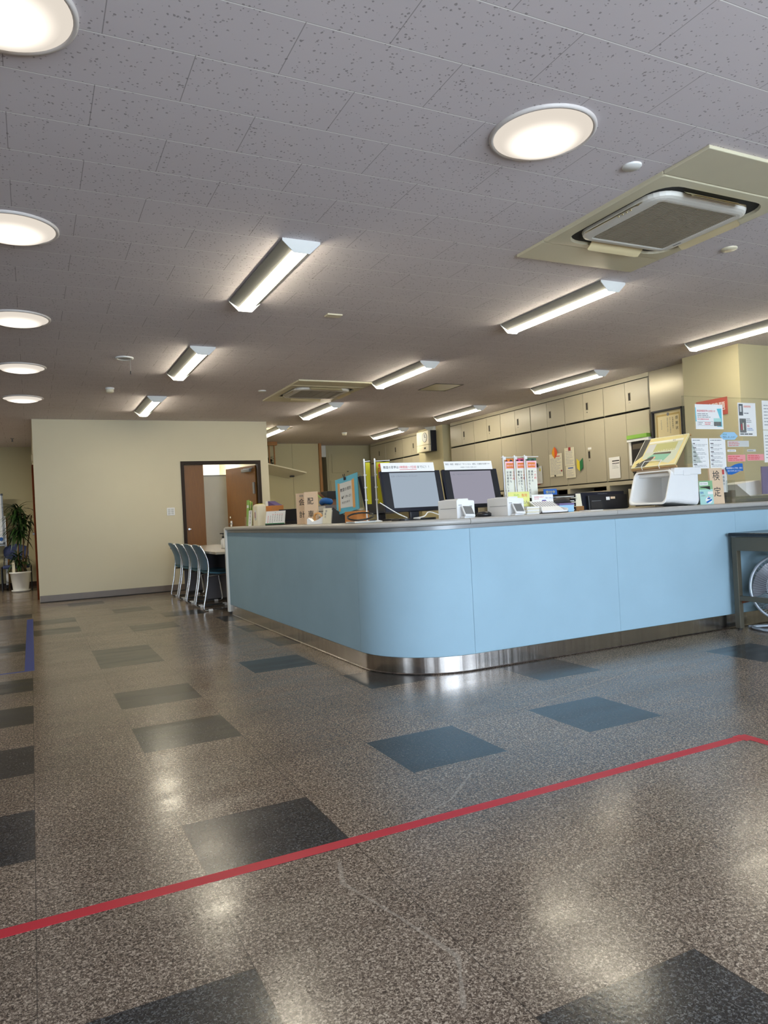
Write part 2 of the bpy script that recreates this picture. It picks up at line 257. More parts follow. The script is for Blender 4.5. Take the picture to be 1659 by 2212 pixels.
# ------------------------------------------------------------------ mesh builder (all coordinates in metres, world space)
class MB:
    def __init__(s, M=None): s.v = []; s.f = []; s.mi = []; s.sm = []; s.mats = []; s.M = M or Matrix.Identity(4)
    def m(s, name):
        if name not in s.mats: s.mats.append(name)
        return s.mats.index(name)
    def add(s, vs, fs, mt, smooth=False, M=None):
        b = len(s.v); T_ = s.M @ M if M is not None else s.M; k = s.m(mt)
        s.v += [T_ @ Vector(q) for q in vs]
        for f in fs: s.f.append([b+i for i in f]); s.mi.append(k); s.sm.append(smooth)
        return s
    def box(s, a, b, mt, bev=0.0, M=None, seg=2):
        x0, y0, z0 = (min(a[i], b[i]) for i in range(3)); x1, y1, z1 = (max(a[i], b[i]) for i in range(3))
        vs = [(x0, y0, z0), (x1, y0, z0), (x1, y1, z0), (x0, y1, z0), (x0, y0, z1), (x1, y0, z1), (x1, y1, z1), (x0, y1, z1)]
        fs = [(0, 3, 2, 1), (4, 5, 6, 7), (0, 1, 5, 4), (1, 2, 6, 5), (2, 3, 7, 6), (3, 0, 4, 7)]
        if not bev: return s.add(vs, fs, mt, False, M)
        bm = bmesh.new(); bv = [bm.verts.new(q) for q in vs]
        for f in fs: bm.faces.new([bv[i] for i in f])
        bmesh.ops.bevel(bm, geom=bm.edges[:], offset=bev, segments=seg, profile=0.5, affect='EDGES')
        return s.bm(bm, mt, M)
    def bm(s, bm, mt, M=None, smooth=False):
        bm.verts.index_update(); vs = [tuple(v.co) for v in bm.verts]; fs = [[v.index for v in f.verts] for f in bm.faces]; bm.free()
        return s.add(vs, fs, mt, smooth, M)
    def cyl(s, p, q, r, mt, r2=None, n=20, cap=True, M=None):
        p, q = Vector(p), Vector(q); d = (q-p).normalized(); a = d.orthogonal().normalized(); b = d.cross(a); r2 = r if r2 is None else r2
        vs = [p+(a*math.cos(2*PI*i/n)+b*math.sin(2*PI*i/n))*r for i in range(n)] + [q+(a*math.cos(2*PI*i/n)+b*math.sin(2*PI*i/n))*r2 for i in range(n)]
        s.add(vs, [(i, (i+1) % n, n+(i+1) % n, n+i) for i in range(n)], mt, True, M)
        if cap: s.add(vs[:n], [tuple(reversed(range(n)))], mt, False, M); s.add(vs[n:], [tuple(range(n))], mt, False, M)
        return s
    def tube(s, pts, r, mt, n=10, closed=False, cap=True, M=None, round_=0.0, seg=5):
        P = [Vector(q) for q in pts]
        if round_:
            Q = []
            for i, q in enumerate(P):
                if (i == 0 or i == len(P)-1) and not closed: Q.append(q); continue
                a, b = P[i-1], P[(i+1) % len(P)]
                k = min(round_, (a-q).length*0.48, (b-q).length*0.48); A = q+(a-q).normalized()*k; B = q+(b-q).normalized()*k
                for t in range(seg+1): t = t/seg; Q.append(A*(1-t)**2+q*2*t*(1-t)+B*t*t)
            P = Q
        L = len(P); rings = []; prev = None
        for i in range(L):
            t = (P[(i+1) % L]-P[i-1]) if closed else (P[min(i+1, L-1)]-P[max(i-1, 0)]); t = t.normalized()
            a = t.orthogonal().normalized() if prev is None else (prev-t*prev.dot(t)).normalized(); prev = a; b = t.cross(a)
            rr = r[min(len(r)-1, int(i/(L-1)*(len(r)-1)+0.5))] if isinstance(r, (list, tuple)) else r
            rings.append([P[i]+(a*math.cos(2*PI*k/n)+b*math.sin(2*PI*k/n))*rr for k in range(n)])
        vs = [q for g in rings for q in g]; fs = []
        for i in range(L if closed else L-1):
            A, B = i*n, ((i+1) % L)*n
            fs += [(A+k, A+(k+1) % n, B+(k+1) % n, B+k) for k in range(n)]
        s.add(vs, fs, mt, True, M)
        if cap and not closed: s.add(rings[0], [tuple(reversed(range(n)))], mt, False, M); s.add(rings[-1], [tuple(range(n))], mt, False, M)
        return s
    def lathe(s, prof, c, mt, n=40, smooth=True, M=None, ex=1.0, ey=1.0):
        vs = [(c[0]+r*ex*math.cos(2*PI*i/n), c[1]+r*ey*math.sin(2*PI*i/n), c[2]+z) for r, z in prof for i in range(n)]
        fs = [(j*n+i, j*n+(i+1) % n, (j+1)*n+(i+1) % n, (j+1)*n+i) for j in range(len(prof)-1) for i in range(n)]
        return s.add(vs, fs, mt, smooth, M)
    def prism(s, out, z0, z1, mt, M=None):
        n = len(out); vs = [(x, y, z0) for x, y in out]+[(x, y, z1) for x, y in out]
        return s.add(vs, [tuple(reversed(range(n))), tuple(range(n, 2*n))]+[(i, (i+1) % n, n+(i+1) % n, n+i) for i in range(n)], mt, False, M)
    def loft(s, loops, mt, cap=True, smooth=True, closed=True):
        n = len(loops[0]); vs = [q for l in loops for q in l]
        fs = [(j*n+i, j*n+(i+1) % n, (j+1)*n+(i+1) % n, (j+1)*n+i) for j in range(len(loops)-1) for i in range(n if closed else n-1)]
        s.add(vs, fs, mt, smooth)
        if cap: s.add(loops[0], [tuple(reversed(range(n)))], mt); s.add(loops[-1], [tuple(range(n))], mt)
        return s
    def build(s, name, parent=None, origin=None):
        me = bpy.data.meshes.new(name)
        if parent is not None:
            org = Vector(parent.location)
        elif origin is not None: org = Vector(origin)
        else:
            lo = [min(q[i] for q in s.v) for i in range(3)]; hi = [max(q[i] for q in s.v) for i in range(3)]
            org = Vector(((lo[0]+hi[0])/2, (lo[1]+hi[1])/2, lo[2]))
        me.from_pydata([q-org for q in s.v], [], s.f); me.update()
        for n in s.mats: me.materials.append(MATS[n])
        me.polygons.foreach_set('material_index', s.mi); me.polygons.foreach_set('use_smooth', s.sm)
        o = bpy.data.objects.new(name, me); COL.objects.link(o)
        if parent is not None:
            o.parent = parent
            if parent.type == 'MESH': ORG[o.name] = org
        else: o.location = org
        return o
ORG = {}
_TXT = {}
def glyphs(body, bold):
    bold = min(bold, 0.006); k = (body, bold)
    if k not in _TXT:
        cu = bpy.data.curves.new('glyphs', 'FONT'); cu.body = body; cu.resolution_u = 2; cu.offset = bold; cu.size = 1.0
        o = bpy.data.objects.new('glyphs', cu); COL.objects.link(o); bpy.context.view_layer.update()
        me = bpy.data.meshes.new_from_object(o.evaluated_get(bpy.context.evaluated_depsgraph_get()))
        _TXT[k] = ([tuple(v.co) for v in me.vertices], [tuple(p.vertices) for p in me.polygons])
        bpy.data.objects.remove(o); bpy.data.curves.remove(cu); bpy.data.meshes.remove(me)
    return _TXT[k]
class Sheet:
    """a flat printed thing: origin O (lower left), unit vectors R (right) and U (up); printing lies a hair in front of it."""
    def __init__(s, mb, O, R, U, w, h, mt, th=0.0015, back=None):
        s.mb = mb; s.O = Vector(O); s.R = Vector(R).normalized(); s.U = Vector(U); s.U = (s.U - s.R*s.U.dot(s.R)).normalized(); s.Nn = s.R.cross(s.U); s.w = w; s.h = h; s.k = 0
        M = s.frame(); mb.box((0, 0, -th), (w, h, 0), mt, M=M)
    def frame(s):
        M = Matrix.Identity(4)
        for i in range(3): M[i][0] = s.R[i]; M[i][1] = s.U[i]; M[i][2] = s.Nn[i]; M[i][3] = s.O[i]
        return M
    def poly(s, pts, mt, lift=None):
        s.k += 1; l = 0.0003+0.00008*s.k if lift is None else lift
        s.mb.add([(u, v, l) for u, v in pts], [tuple(range(len(pts)))], mt, M=s.frame()); return s
    def rect(s, u0, v0, u1, v1, mt): return s.poly([(u0, v0), (u1, v0), (u1, v1), (u0, v1)], mt)
    def text(s, body, u, v, size, mt='ink', width=None, bold=0.012, align='l'):
        vs, fs = glyphs(body, bold)
        if not vs: return s
        x0, x1 = min(q[0] for q in vs), max(q[0] for q in vs); kx = size if width is None else width/(x1-x0)
        off = {'l': 0, 'c': -(x1-x0)*kx/2, 'r': -(x1-x0)*kx}[align]
        s.k += 1; l = 0.0003+0.00008*s.k
        s.mb.add([(u+off+(q[0]-x0)*kx, v+q[1]*size, l) for q in vs], fs, mt, M=s.frame()); return s
    def vtext(s, body, u, v, size, mt='ink', pitch=1.05, bold=0.012):
        for i, ch in enumerate(body): s.text(ch, u, v-i*size*pitch-size*0.85, size, mt, bold=bold, align='c')
        return s
    def lines(s, u0, v0, u1, v1, n, mt='ink_light', fill=0.45, seed=1):
        rnd = random.Random(seed); dv = (v1-v0)/n; s.k += 1; l = 0.0003+0.00008*s.k
        for i in range(n):
            y = v1-(i+0.75)*dv; x = u0; end = u0+(u1-u0)*rnd.uniform(0.55, 1.0)
            while x < end-0.004:
                ln = min(end-x, (u1-u0)*rnd.uniform(0.08, 0.3)); s.mb.add([(x, y, l), (x+ln, y, l), (x+ln, y+dv*fill, l), (x, y+dv*fill, l)], [(0, 1, 2, 3)], mt, M=s.frame()); x += ln+(u1-u0)*0.03
        return s
def tag(o, label=None, cat=None, group=None, kind=None):
    if label: o['label'] = label
    if cat: o['category'] = cat
    if group: o['group'] = group
    if kind: o['kind'] = kind
    return o
def thing(name, label, cat, loc=(0, 0, 0), group=None):
    o = bpy.data.objects.new(name, None); o.empty_display_size = 0.1; o.location = loc; COL.objects.link(o)
    return tag(o, label, cat, group)
def sub(mb, name, parent):            # a sub-part under a mesh part whose own parent is an unrotated Empty
    me = mb.build(name, None, ORG.get(parent.name) or (parent.parent.location if parent.parent else parent.location))
    me.location = (0, 0, 0); me.parent = parent
    return me
def struct(mb, name): return tag(mb.build(name, None, (0, 0, 0)), kind='structure')
def dup(root, loc, label, rz=None, group=None, swap=None):
    r = root.copy(); COL.objects.link(r); r.location = loc; r['label'] = label
    if rz is not None: r.rotation_euler = (0, 0, rz)
    if group: r['group'] = group
    for ch in root.children:
        c = ch.copy(); COL.objects.link(c); c.parent = r
        for g in ch.children:
            d = g.copy(); COL.objects.link(d); d.parent = c
    return r
def RZ(x, y, z, a): return Matrix.Translation((x, y, z)) @ Matrix.Rotation(a, 4, 'Z')

# ------------------------------------------------------------------ the setting
DARK = {(0, 0), (1, 2), (1, 5), (1, 7), (3, 3), (5, 3), (6, 5), (3, 8), (2, -1), (-1, 3), (-1, 5), (-1, 7), (-1, 9), (-1, 13), (-1, 19), (1, 10), (1, 11), (2, 14), (2, 18), (3, 16),
        (4, 14), (4, 12), (4, 10), (0, 15), (0, 17), (1, 21), (4, 6), (9, 4), (7, 1), (-3, 5), (-4, 8), (-3, 11), (-4, 3), (-3, 16)}
b = MB(); li, di = b.m('floor_light'), b.m('floor_dark')
for i in range(-17, 19):
    for j in range(-10, 38):
        x, y = TX+i*T, TY+j*T
        b.add([(x, y, 0), (x+T, y, 0), (x+T, y+T, 0), (x, y+T, 0)], [(0, 1, 2, 3)], 'floor_dark' if (i, j) in DARK else 'floor_light')
struct(b, 'floor')
HC = 2.66
b = MB(); b.box((-7.6, -3.2, HC), (8.6, 18.0, HC+0.1), 'ceiling_board'); struct(b, 'ceiling')

# street wall behind the camera with its window openings
b = MB(); xs = -7.6
for (a, c, z0, z1) in WINDOWS:
    b.box((xs, -3.1, 0), (a, -3.0, HC), 'wall_street'); b.box((a, -3.1, 0), (c, -3.0, z0), 'wall_street'); b.box((a, -3.1, z1), (c, -3.0, HC), 'wall_street'); xs = c
b.box((xs, -3.1, 0), (8.5, -3.0, HC), 'wall_street'); struct(b, 'wall_front')
for i, (a, c, z0, z1) in enumerate(WINDOWS):
    b = MB()
    n = 2 if c-a < 3 else 3
    for k in range(n+1):
        x = a+0.025+(c-a-0.05)*k/n; b.box((x-0.025, -3.08, z0), (x+0.025, -3.02, z1), 'rail_grey')
    b.box((a, -3.075, z0), (c, -3.025, z0+0.05), 'rail_grey'); b.box((a, -3.075, z1-0.05), (c, -3.025, z1), 'rail_grey')
    struct(b, 'window_%d' % (i+1))
b = MB(); y0, y1, z0, z1 = ADDED_WIN  # unseen left wall, cut open for the added side light
b.box((-7.7, -3.1, 0), (-7.6, y0, HC), 'wall_cream'); b.box((-7.7, y1, 0), (-7.6, 15.5, HC), 'wall_cream'); b.box((-7.7, y0, 0), (-7.6, y1, z0), 'wall_cream'); b.box((-7.7, y0, z1), (-7.6, y1, HC), 'wall_cream'); struct(b, 'wall_left')
b = MB(); b.box((-7.6, 15.4, 0), (0.075, 15.5, HC), 'wall_beige'); struct(b, 'wall_far_left')
b = MB(); b.box((-7.6, 15.385, 0), (0.07, 15.4, 0.09), 'frame_brown'); struct(b, 'baseboard_far_left')
# the cream room block with its double door
DX0, DX1, DH = 2.17, 3.42, 2.0
b = MB(); b.box((0.075, 11.6, 0), (DX0, 11.7, HC), 'wall_cream'); b.box((DX1, 11.6, 0), (3.575, 11.7, HC), 'wall_cream'); b.box((DX0, 11.6, DH), (DX1, 11.7, HC), 'wall_cream'); struct(b, 'wall_middle')
b = MB(); b.box((0.075, 11.7, 0), (0.175, 15.5, HC), 'wall_cream'); struct(b, 'wall_middle_left')
b = MB(); b.box((3.475, 11.7, 0), (3.575, 15.05, HC), 'wall_beige'); struct(b, 'wall_middle_right')
b = MB(); b.box((0.175, 14.6, 0), (3.475, 14.7, HC), 'room_white'); struct(b, 'wall_inner')
b = MB(); b.box((0.075, 11.585, 0), (DX0-0.04, 11.6, 0.1), 'baseboard_brown'); b.box((0.075, 11.58, 0), (DX0-0.04, 11.585, 0.012), 'dark_gap'); struct(b, 'baseboard_middle')
b = MB(); b.box((DX0-0.02, 11.585, 0), (DX0+0.03, 11.72, DH-0.03), 'frame_brown'); b.box((DX1-0.03, 11.585, 0), (DX1+0.02, 11.72, DH-0.03), 'frame_brown'); b.box((DX0-0.02, 11.585, DH-0.03), (DX1+0.02, 11.72, DH+0.02), 'frame_brown'); struct(b, 'trim_1')
il = bpy.data.lights.new('inner_room_lamp', 'AREA'); il.shape = 'RECTANGLE'; il.size = 1.6; il.size_y = 0.5; il.energy = 42; il.color = (1, 0.97, 0.92)
o = bpy.data.objects.new('inner_room_lamp', il); COL.objects.link(o); o.location = (2.4, 13.6, 2.6)
il = bpy.data.lights.new('nook_fill', 'AREA'); il.shape = 'RECTANGLE'; il.size = 1.2; il.size_y = 0.3; il.energy = 45; il.color = (1, 0.93, 0.78)  # added fill light that brightens the far left wall, no fitting modelled
o = bpy.data.objects.new('nook_fill', il); COL.objects.link(o); o.location = (-2.6, 12.6, 2.62)
# door leaves: a narrow closed one and a wide open one
d = tag(thing('door', 'narrow closed brown wooden leaf of the double doorway', 'door', (DX0+0.18, 11.65, 0)), kind='structure'); d.name = 'door_1'
b = MB(); b.box((DX0+0.035, 11.64, 0.01), (2.51, 11.68, DH-0.035), 'door_wood', 0.004); b.build('panel', d)
b = MB(); b.cyl((2.245, 11.63, 0.95), (2.245, 11.645, 0.95), 0.014, 'chrome'); b.box((2.225, 11.615, 0.944), (2.275, 11.632, 0.956), 'chrome', 0.003); b.build('latch', d)
ang = math.radians(180-71)
d = tag(thing('door', 'wide brown wooden door leaf standing open into the room', 'door', (3.385, 11.69, 0)), kind='structure'); d.name = 'door_2'
Mo = RZ(3.385, 11.69, 0, ang)
b = MB(Mo); b.box((0, -0.02, 0.01), (0.87, 0.02, DH-0.05), 'door_wood', 0.004); b.build('panel', d)
b = MB(Mo); b.box((0.74, 0.02, 0.95), (0.79, 0.03, 1.05), 'chrome', 0.003); b.tube([(0.77, 0.02, 1.0), (0.77, 0.06, 1.0), (0.66, 0.06, 1.0)], 0.009, 'chrome'); b.cyl((0.77, 0.02, 1.11), (0.77, 0.035, 1.11), 0.018, 'chrome'); b.build('handle', d)
b = MB(Mo); b.box((0.10, 0.02, DH-0.15), (0.34, 0.065, DH-0.10), 'rail_grey', 0.006); b.box((0.30, 0.025, DH-0.10), (0.05, 0.045, DH-0.085), 'rail_grey'); b.box((0.02, 0.02, DH-0.52), (0.07, 0.035, DH-0.33), 'rail_grey', 0.003); b.build('door_closer', d)
# walls further back, beige
b = MB(); b.box((3.575, 14.95, 0), (5.15, 15.05, HC), 'wall_beige'); b.box((5.155, 14.95, 0), (5.76, 15.05, HC), 'wall_beige'); struct(b, 'wall_back')
b = MB(); b.box((5.76, 14.90, 0), (5.815, 15.06, HC), 'light_wood'); struct(b, 'trim_2')
b = MB(); b.box((6.1, 15.35, 0), (7.6, 15.45, HC), 'wall_beige'); b.box((5.815, 15.36, 2.40), (6.1, 15.45, HC), 'room_white'); struct(b, 'wall_back_right')
b = MB(); b.box((5.3, 17.4, 0), (6.8, 17.5, HC), 'room_white'); b.box((6.1, 15.45, 0), (6.2, 17.4, HC), 'wall_beige'); b.box((5.55, 15.06, 0), (5.65, 17.4, HC), 'room_white'); struct(b, 'wall_passage')
b = MB(); b.box((7.55, 6.0, 0), (7.65, 15.4, HC), 'wall_beige'); struct(b, 'wall_right')
b = MB(); b.box((6.87, 5.26, 0), (8.6, 6.0, HC), 'wall_beige'); struct(b, 'wall_right_pillar')
b = MB(); b.box((7.02, 11.72, 0), (7.55, 12.66, HC), 'wall_beige'); struct(b, 'wall_right_pier')
b = MB(); b.box((8.5, -3.1, 0), (8.6, 5.26, HC), 'wall_beige'); struct(b, 'wall_right_near')

# ------------------------------------------------------------------ ceiling fittings
def batten(loc, label):
    t = thing('batten_light', label, 'ceiling light', loc, 'long LED batten lights on the ceiling'); x, y, z = loc
    b = MB()                                         # wedge shaped white housing
    prof = [(-0.115, 0), (-0.115, -0.012), (-0.046, -0.052), (0.046, -0.052), (0.115, -0.012), (0.115, 0)]
    b.loft([[(x+u, y+v, z+wz) for u, wz in prof] for v in (0.0, 1.25)], 'housing_grey', smooth=False); b.build('housing', t)
    b = MB()
    pr = [(-0.045, -0.050)]+[(-0.045*math.cos(PI*k/8), -0.058-0.022*math.sin(PI*k/8)) for k in range(9)]+[(0.045, -0.050)]
    b.loft([[(x+u, y+v, z+wz) for u, wz in pr] for v in (0.012, 1.238)], 'tube_glow', smooth=False); b.build('light_bar', t)
    for v0 in (-0.006, 1.25):
        b = MB(); pp = [(-0.118, 0.0), (-0.118, -0.014), (-0.05, -0.078), (0.05, -0.078), (0.118, -0.014), (0.118, 0.0)]
        b.loft([[(x+u, y+v0+q, z+wz) for u, wz in pp] for q in (0, 0.006)], 'white_paint', smooth=False)
        b.build('end_cap', t)
    return t
BAT = [((1.5, 4.0), 'white batten light nearest the camera, over the walkway left of the counter'),
       ((1.5, 6.71), 'middle batten light of the three over the walkway beside the counter'),
       ((1.5, 9.42), 'farthest batten light over the walkway, just before the cream wall'),
       ((3.94, 4.03), 'batten light just below the big near air conditioner in the photo'),
       ((3.96, 6.80), 'batten light just right of the far air conditioner'),
       ((3.99, 9.56), 'batten light touching the rear corner of the far air conditioner'),
       ((4.03, 12.10), 'short looking batten light farthest back near the hanging wooden rack'),
       ((6.37, 4.16), 'batten light cut off by the right edge of the photo'),
       ((6.37, 6.78), 'batten light before the upper cabinets nearest the grey end panel'),
       ((6.41, 9.52), 'batten light before the upper cabinets next to the wall clock box'),
       ((6.45, 12.2), 'batten light farthest back on the right near the rear cabinets')]
first = None
for (x, y), lab in BAT:
    if first is None: first = batten((x, y, HC), lab)
    else: dup(first, (x, y, HC), lab)
def downlight(loc, label):
    t = thing('downlight', label, 'ceiling light', loc, 'round downlights in the ceiling')
    b = MB(); b.lathe([(0.232, 0.0), (0.232, -0.007), (0.227, -0.013), (0.217, -0.013), (0.213, -0.008)], loc, 'rim_white', 56); b.build('rim', t)
    b = MB(); b.lathe([(0.214, -0.009), (0.195, -0.010), (0.184, -0.016), (0.172, -0.032), (0.120, -0.044), (0.06, -0.050), (0.0005, -0.052)], loc, 'downlight_glow', 56); b.build('diffuser', t)
    return t
DL = [((-0.02, 2.50), 'large round downlight in the top left corner of the photo'), ((-0.02, 4.32), 'round downlight second from the camera at the left edge'),
      ((-0.02, 6.14), 'round downlight third from the camera at the left edge'), ((-0.02, 7.96), 'round downlight fourth from the camera at the left edge'),
      ((-0.02, 9.79), 'smallest and farthest round downlight at the left edge'), ((2.09, 2.51), 'round downlight alone near the big ceiling air conditioner')]
first = None
for (x, y), lab in DL:
    if first is None: first = downlight((x, y, HC), lab)
    else: dup(first, (x, y, HC), lab)

def rrect(cx, cy, hx, hy, r, n=6):
    o = []
    for (sx, sy, a0) in ((1, 1, 0), (-1, 1, PI/2), (-1, -1, PI), (1, -1, 1.5*PI)):
        for k in range(n+1): a = a0+PI/2*k/n; o.append((cx+sx*(hx-r)+r*math.cos(a), cy+sy*(hy-r)+r*math.sin(a)))
    return o
def aircon(loc, label, ends):
    """four-way ceiling cassette; ends = depth of the plain make-up boards in y."""
    x, y, z = loc; t = thing('ceiling_air_conditioner', label, 'air conditioner', loc, 'ceiling cassette air conditioners')
    e = ends
    for s in (-1, 1):
        b = MB(); b.box((x-0.49, y+s*0.47, z-0.018), (x+0.49, y+s*(0.47+e), z), 'ac_cream', 0.004); b.build('filler_board', t)
    b = MB()
    o1 = rrect(x, y, 0.49, 0.47, 0.01); o2 = rrect(x, y, 0.48, 0.46, 0.02); o3 = rrect(x, y, 0.405, 0.405, 0.13); o4 = rrect(x, y, 0.40, 0.40, 0.13)
    b.loft([[(*q, z) for q in o1], [(*q, z-0.014) for q in o1], [(*q, z-0.021) for q in o2], [(*q, z-0.024) for q in o3], [(*q, z-0.006) for q in o4]], 'ac_cream', cap=False, smooth=False); b.build('trim_frame', t)
    b = MB(); b.prism(rrect(x, y, 0.40, 0.40, 0.12), z-0.008, z-0.004, 'dark_gap'); b.build('air_slot', t)
    b = MB()
    g0 = rrect(x, y, 0.372, 0.335, 0.12)
    def inset(q):   # grille plate whose sides bow in where the louvres sit
        return q
    b.loft([[(*q, z-0.010) for q in g0], [(*q, z-0.032) for q in rrect(x, y, 0.366, 0.329, 0.115)], [(*q, z-0.040) for q in rrect(x, y, 0.345, 0.312, 0.08)], [(*q, z-0.044) for q in rrect(x, y, 0.318, 0.292, 0.035)], [(*q, z-0.044) for q in rrect(x, y, 0.30, 0.275, 0.03)], [(*q, z-0.039) for q in rrect(x, y, 0.285, 0.26, 0.02)]], 'ac_white', cap=False, smooth=False)
    gp = b.build('grille_plate', t)
    b = MB(); b.box((x-0.286, y-0.262, z-0.034), (x+0.286, y+0.262, z-0.038), 'blade_strip')
    for k in range(44): yy = y-0.257+k*0.01195; b.box((x-0.285, yy-0.0032, z-0.0415), (x+0.285, yy+0.0032, z-0.038), 'ac_grille')
    for k in range(5): xx = x-0.24+k*0.12; b.box((xx-0.004, y-0.26, z-0.0422), (xx+0.004, y+0.26, z-0.040), 'ac_grille')
    sub(b, 'intake_grille', gp)
    for a in (0, PI/2, PI, 1.5*PI):
        b = MB(Matrix.Translation((x, y, z)) @ Matrix.Rotation(a, 4, 'Z')); rows = []
        for k in range(5):
            q = k/4
            rows.append([(0.345+0.062*q-(0.012 if abs(v) > 0.2 and k == 4 else 0), v, -0.016-0.040*q-0.006*math.sin(q*PI)) for v in (-0.21, -0.19, -0.1, 0, 0.1, 0.19, 0.21)])
        fl = [q for r_ in rows for q in r_]; n = 7
        b.add(fl+[(p[0], p[1], p[2]+0.006) for p in fl], [(j*n+i, (j+1)*n+i, (j+1)*n+i+1, j*n+i+1) for j in range(4) for i in range(n-1)]+[(35+(j+1)*n+i, 35+j*n+i, 35+j*n+i+1, 35+(j+1)*n+i+1) for j in range(4) for i in range(n-1)], 'ac_flap', True)
        b.build('louver', t)
    b = MB()
    for k in range(4): b.box((x-0.36, y-0.12+k*0.03, z-0.0415), (x-0.355, y-0.11+k*0.03, z-0.036), 'ac_flap')
    b.build('signal_lamps', t)
    b = MB(); b.box((x+0.306, y+0.14, z-0.0455), (x+0.314, y+0.20, z-0.0435), 'ink_grey'); b.build('badge', t)
    return t
ac1 = aircon((3.385, 3.05, HC), 'big cream ceiling air conditioner at the upper right', 0.27)
ac2 = dup(ac1, (3.385, 8.77, HC), 'cream ceiling air conditioner far back above the counter')
def disc(x, y, r, mt, label, name='ceiling_disc', hgt=0.010):
    b = MB(); b.lathe([(r, 0), (r, -hgt*0.6), (r*0.93, -hgt), (0.0005, -hgt)], (x, y, HC), mt, 32); tag(b.build(name, None, (x, y, HC)), label, 'ceiling cap')
disc(2.705, 2.60, 0.046, 'white_paint', 'flat white round cap beside the lone downlight')
disc(4.21, 3.25, 0.05, 'cream_plastic', 'flat cream round cap right of the near air conditioner')
disc(2.69, 8.83, 0.05, 'white_paint', 'tiny white round cap left of the far air conditioner')
t = thing('pull_cord_light', 'small ceiling fixture ring with a dangling pull chain', 'ceiling fixture', (0.88, 7.33, HC))
b = MB(); b.lathe([(0.085, 0), (0.085, -0.008), (0.07, -0.014), (0.06, -0.006)], (0.88, 7.33, HC), 'white_paint', 32); b.build('ring', t)
b = MB(); b.lathe([(0.062, -0.004), (0.0005, -0.004)], (0.88, 7.33, HC), 'paper_grey', 32); b.build('cover', t)
b = MB(); b.tube([(0.93, 7.31, HC-0.008), (0.93, 7.31, HC-0.13)], 0.002, 'rail_grey', 6); b.cyl((0.93, 7.31, HC-0.13), (0.93, 7.31, HC-0.16), 0.006, 'soft_black', n=10); b.build('pull_chain', t)
def smoke(x, y, label):
    t = thing('smoke_detector', label, 'smoke detector', (x, y, HC)); b = MB(); b.lathe([(0.05, 0), (0.05, -0.016), (0.04, -0.022)], (x, y, HC), 'white_paint', 28); b.build('mount', t)
    b = MB(); b.lathe([(0.043, -0.02), (0.045, -0.045), (0.03, -0.056), (0.0005, -0.056)], (x, y, HC), 'cream_plastic', 28); b.build('sensor_head', t)
smoke(0.897, 8.95, 'white smoke detector below the pull chain fixture'); smoke(5.57, 13.0, 'smoke detector far back between the two farthest battens')
b = MB(); b.box((2.21, 5.37, HC-0.012), (2.34, 5.45, HC), 'cream_plastic', 0.004); tag(b.build('ceiling_speaker_plate', None, (2.27, 5.41, HC)), 'small cream rectangular plate in the middle of the ceiling', 'ceiling plate')
for i, (x0, x1, y0, y1, lab) in enumerate(((4.71, 5.13, 7.96, 8.44, 'square ceiling access hatch with dark frame beside the far air conditioner'), (3.80, 4.27, 12.28, 12.77, 'square ceiling access hatch far back above the cream wall corner'))):
    t = thing('ceiling_hatch', lab, 'hatch', ((x0+x1)/2, (y0+y1)/2, HC), 'ceiling access hatches')
    b = MB()
    for q in ((x0, y0, x1, y0+0.012), (x0, y1-0.012, x1, y1), (x0, y0, x0+0.012, y1), (x1-0.012, y0, x1, y1)): b.box((q[0], q[1], HC-0.004), (q[2], q[3], HC), 'soft_black' if i == 0 else 'blade_strip')
    b.build('frame', t); b = MB(); b.box((x0+0.014, y0+0.014, HC-0.003), (x1-0.014, y1-0.014, HC), 'ac_cream' if i else 'desk_top'); b.build('cover', t)
b = MB(); b.lathe([(0.03, 0), (0.03, -0.02), (0.02, -0.045), (0.0005, -0.05)], (2.94, 1.67, HC), 'soft_black', 20); tag(b.build('ceiling_hook', None, (2.94, 1.67, HC)), 'small black knob on the ceiling at the right edge', 'ceiling hook')
b = MB(); b.lathe([(0.03, 0), (0.03, -0.008), (0.012, -0.012), (0.012, -0.05), (0.024, -0.055), (0.0005, -0.06)], (-0.22, 14.0, HC), 'rail_grey', 18); tag(b.build('sprinkler_head', None, (-0.22, 14.0, HC)), 'little sprinkler head on the ceiling above the potted plant', 'sprinkler')

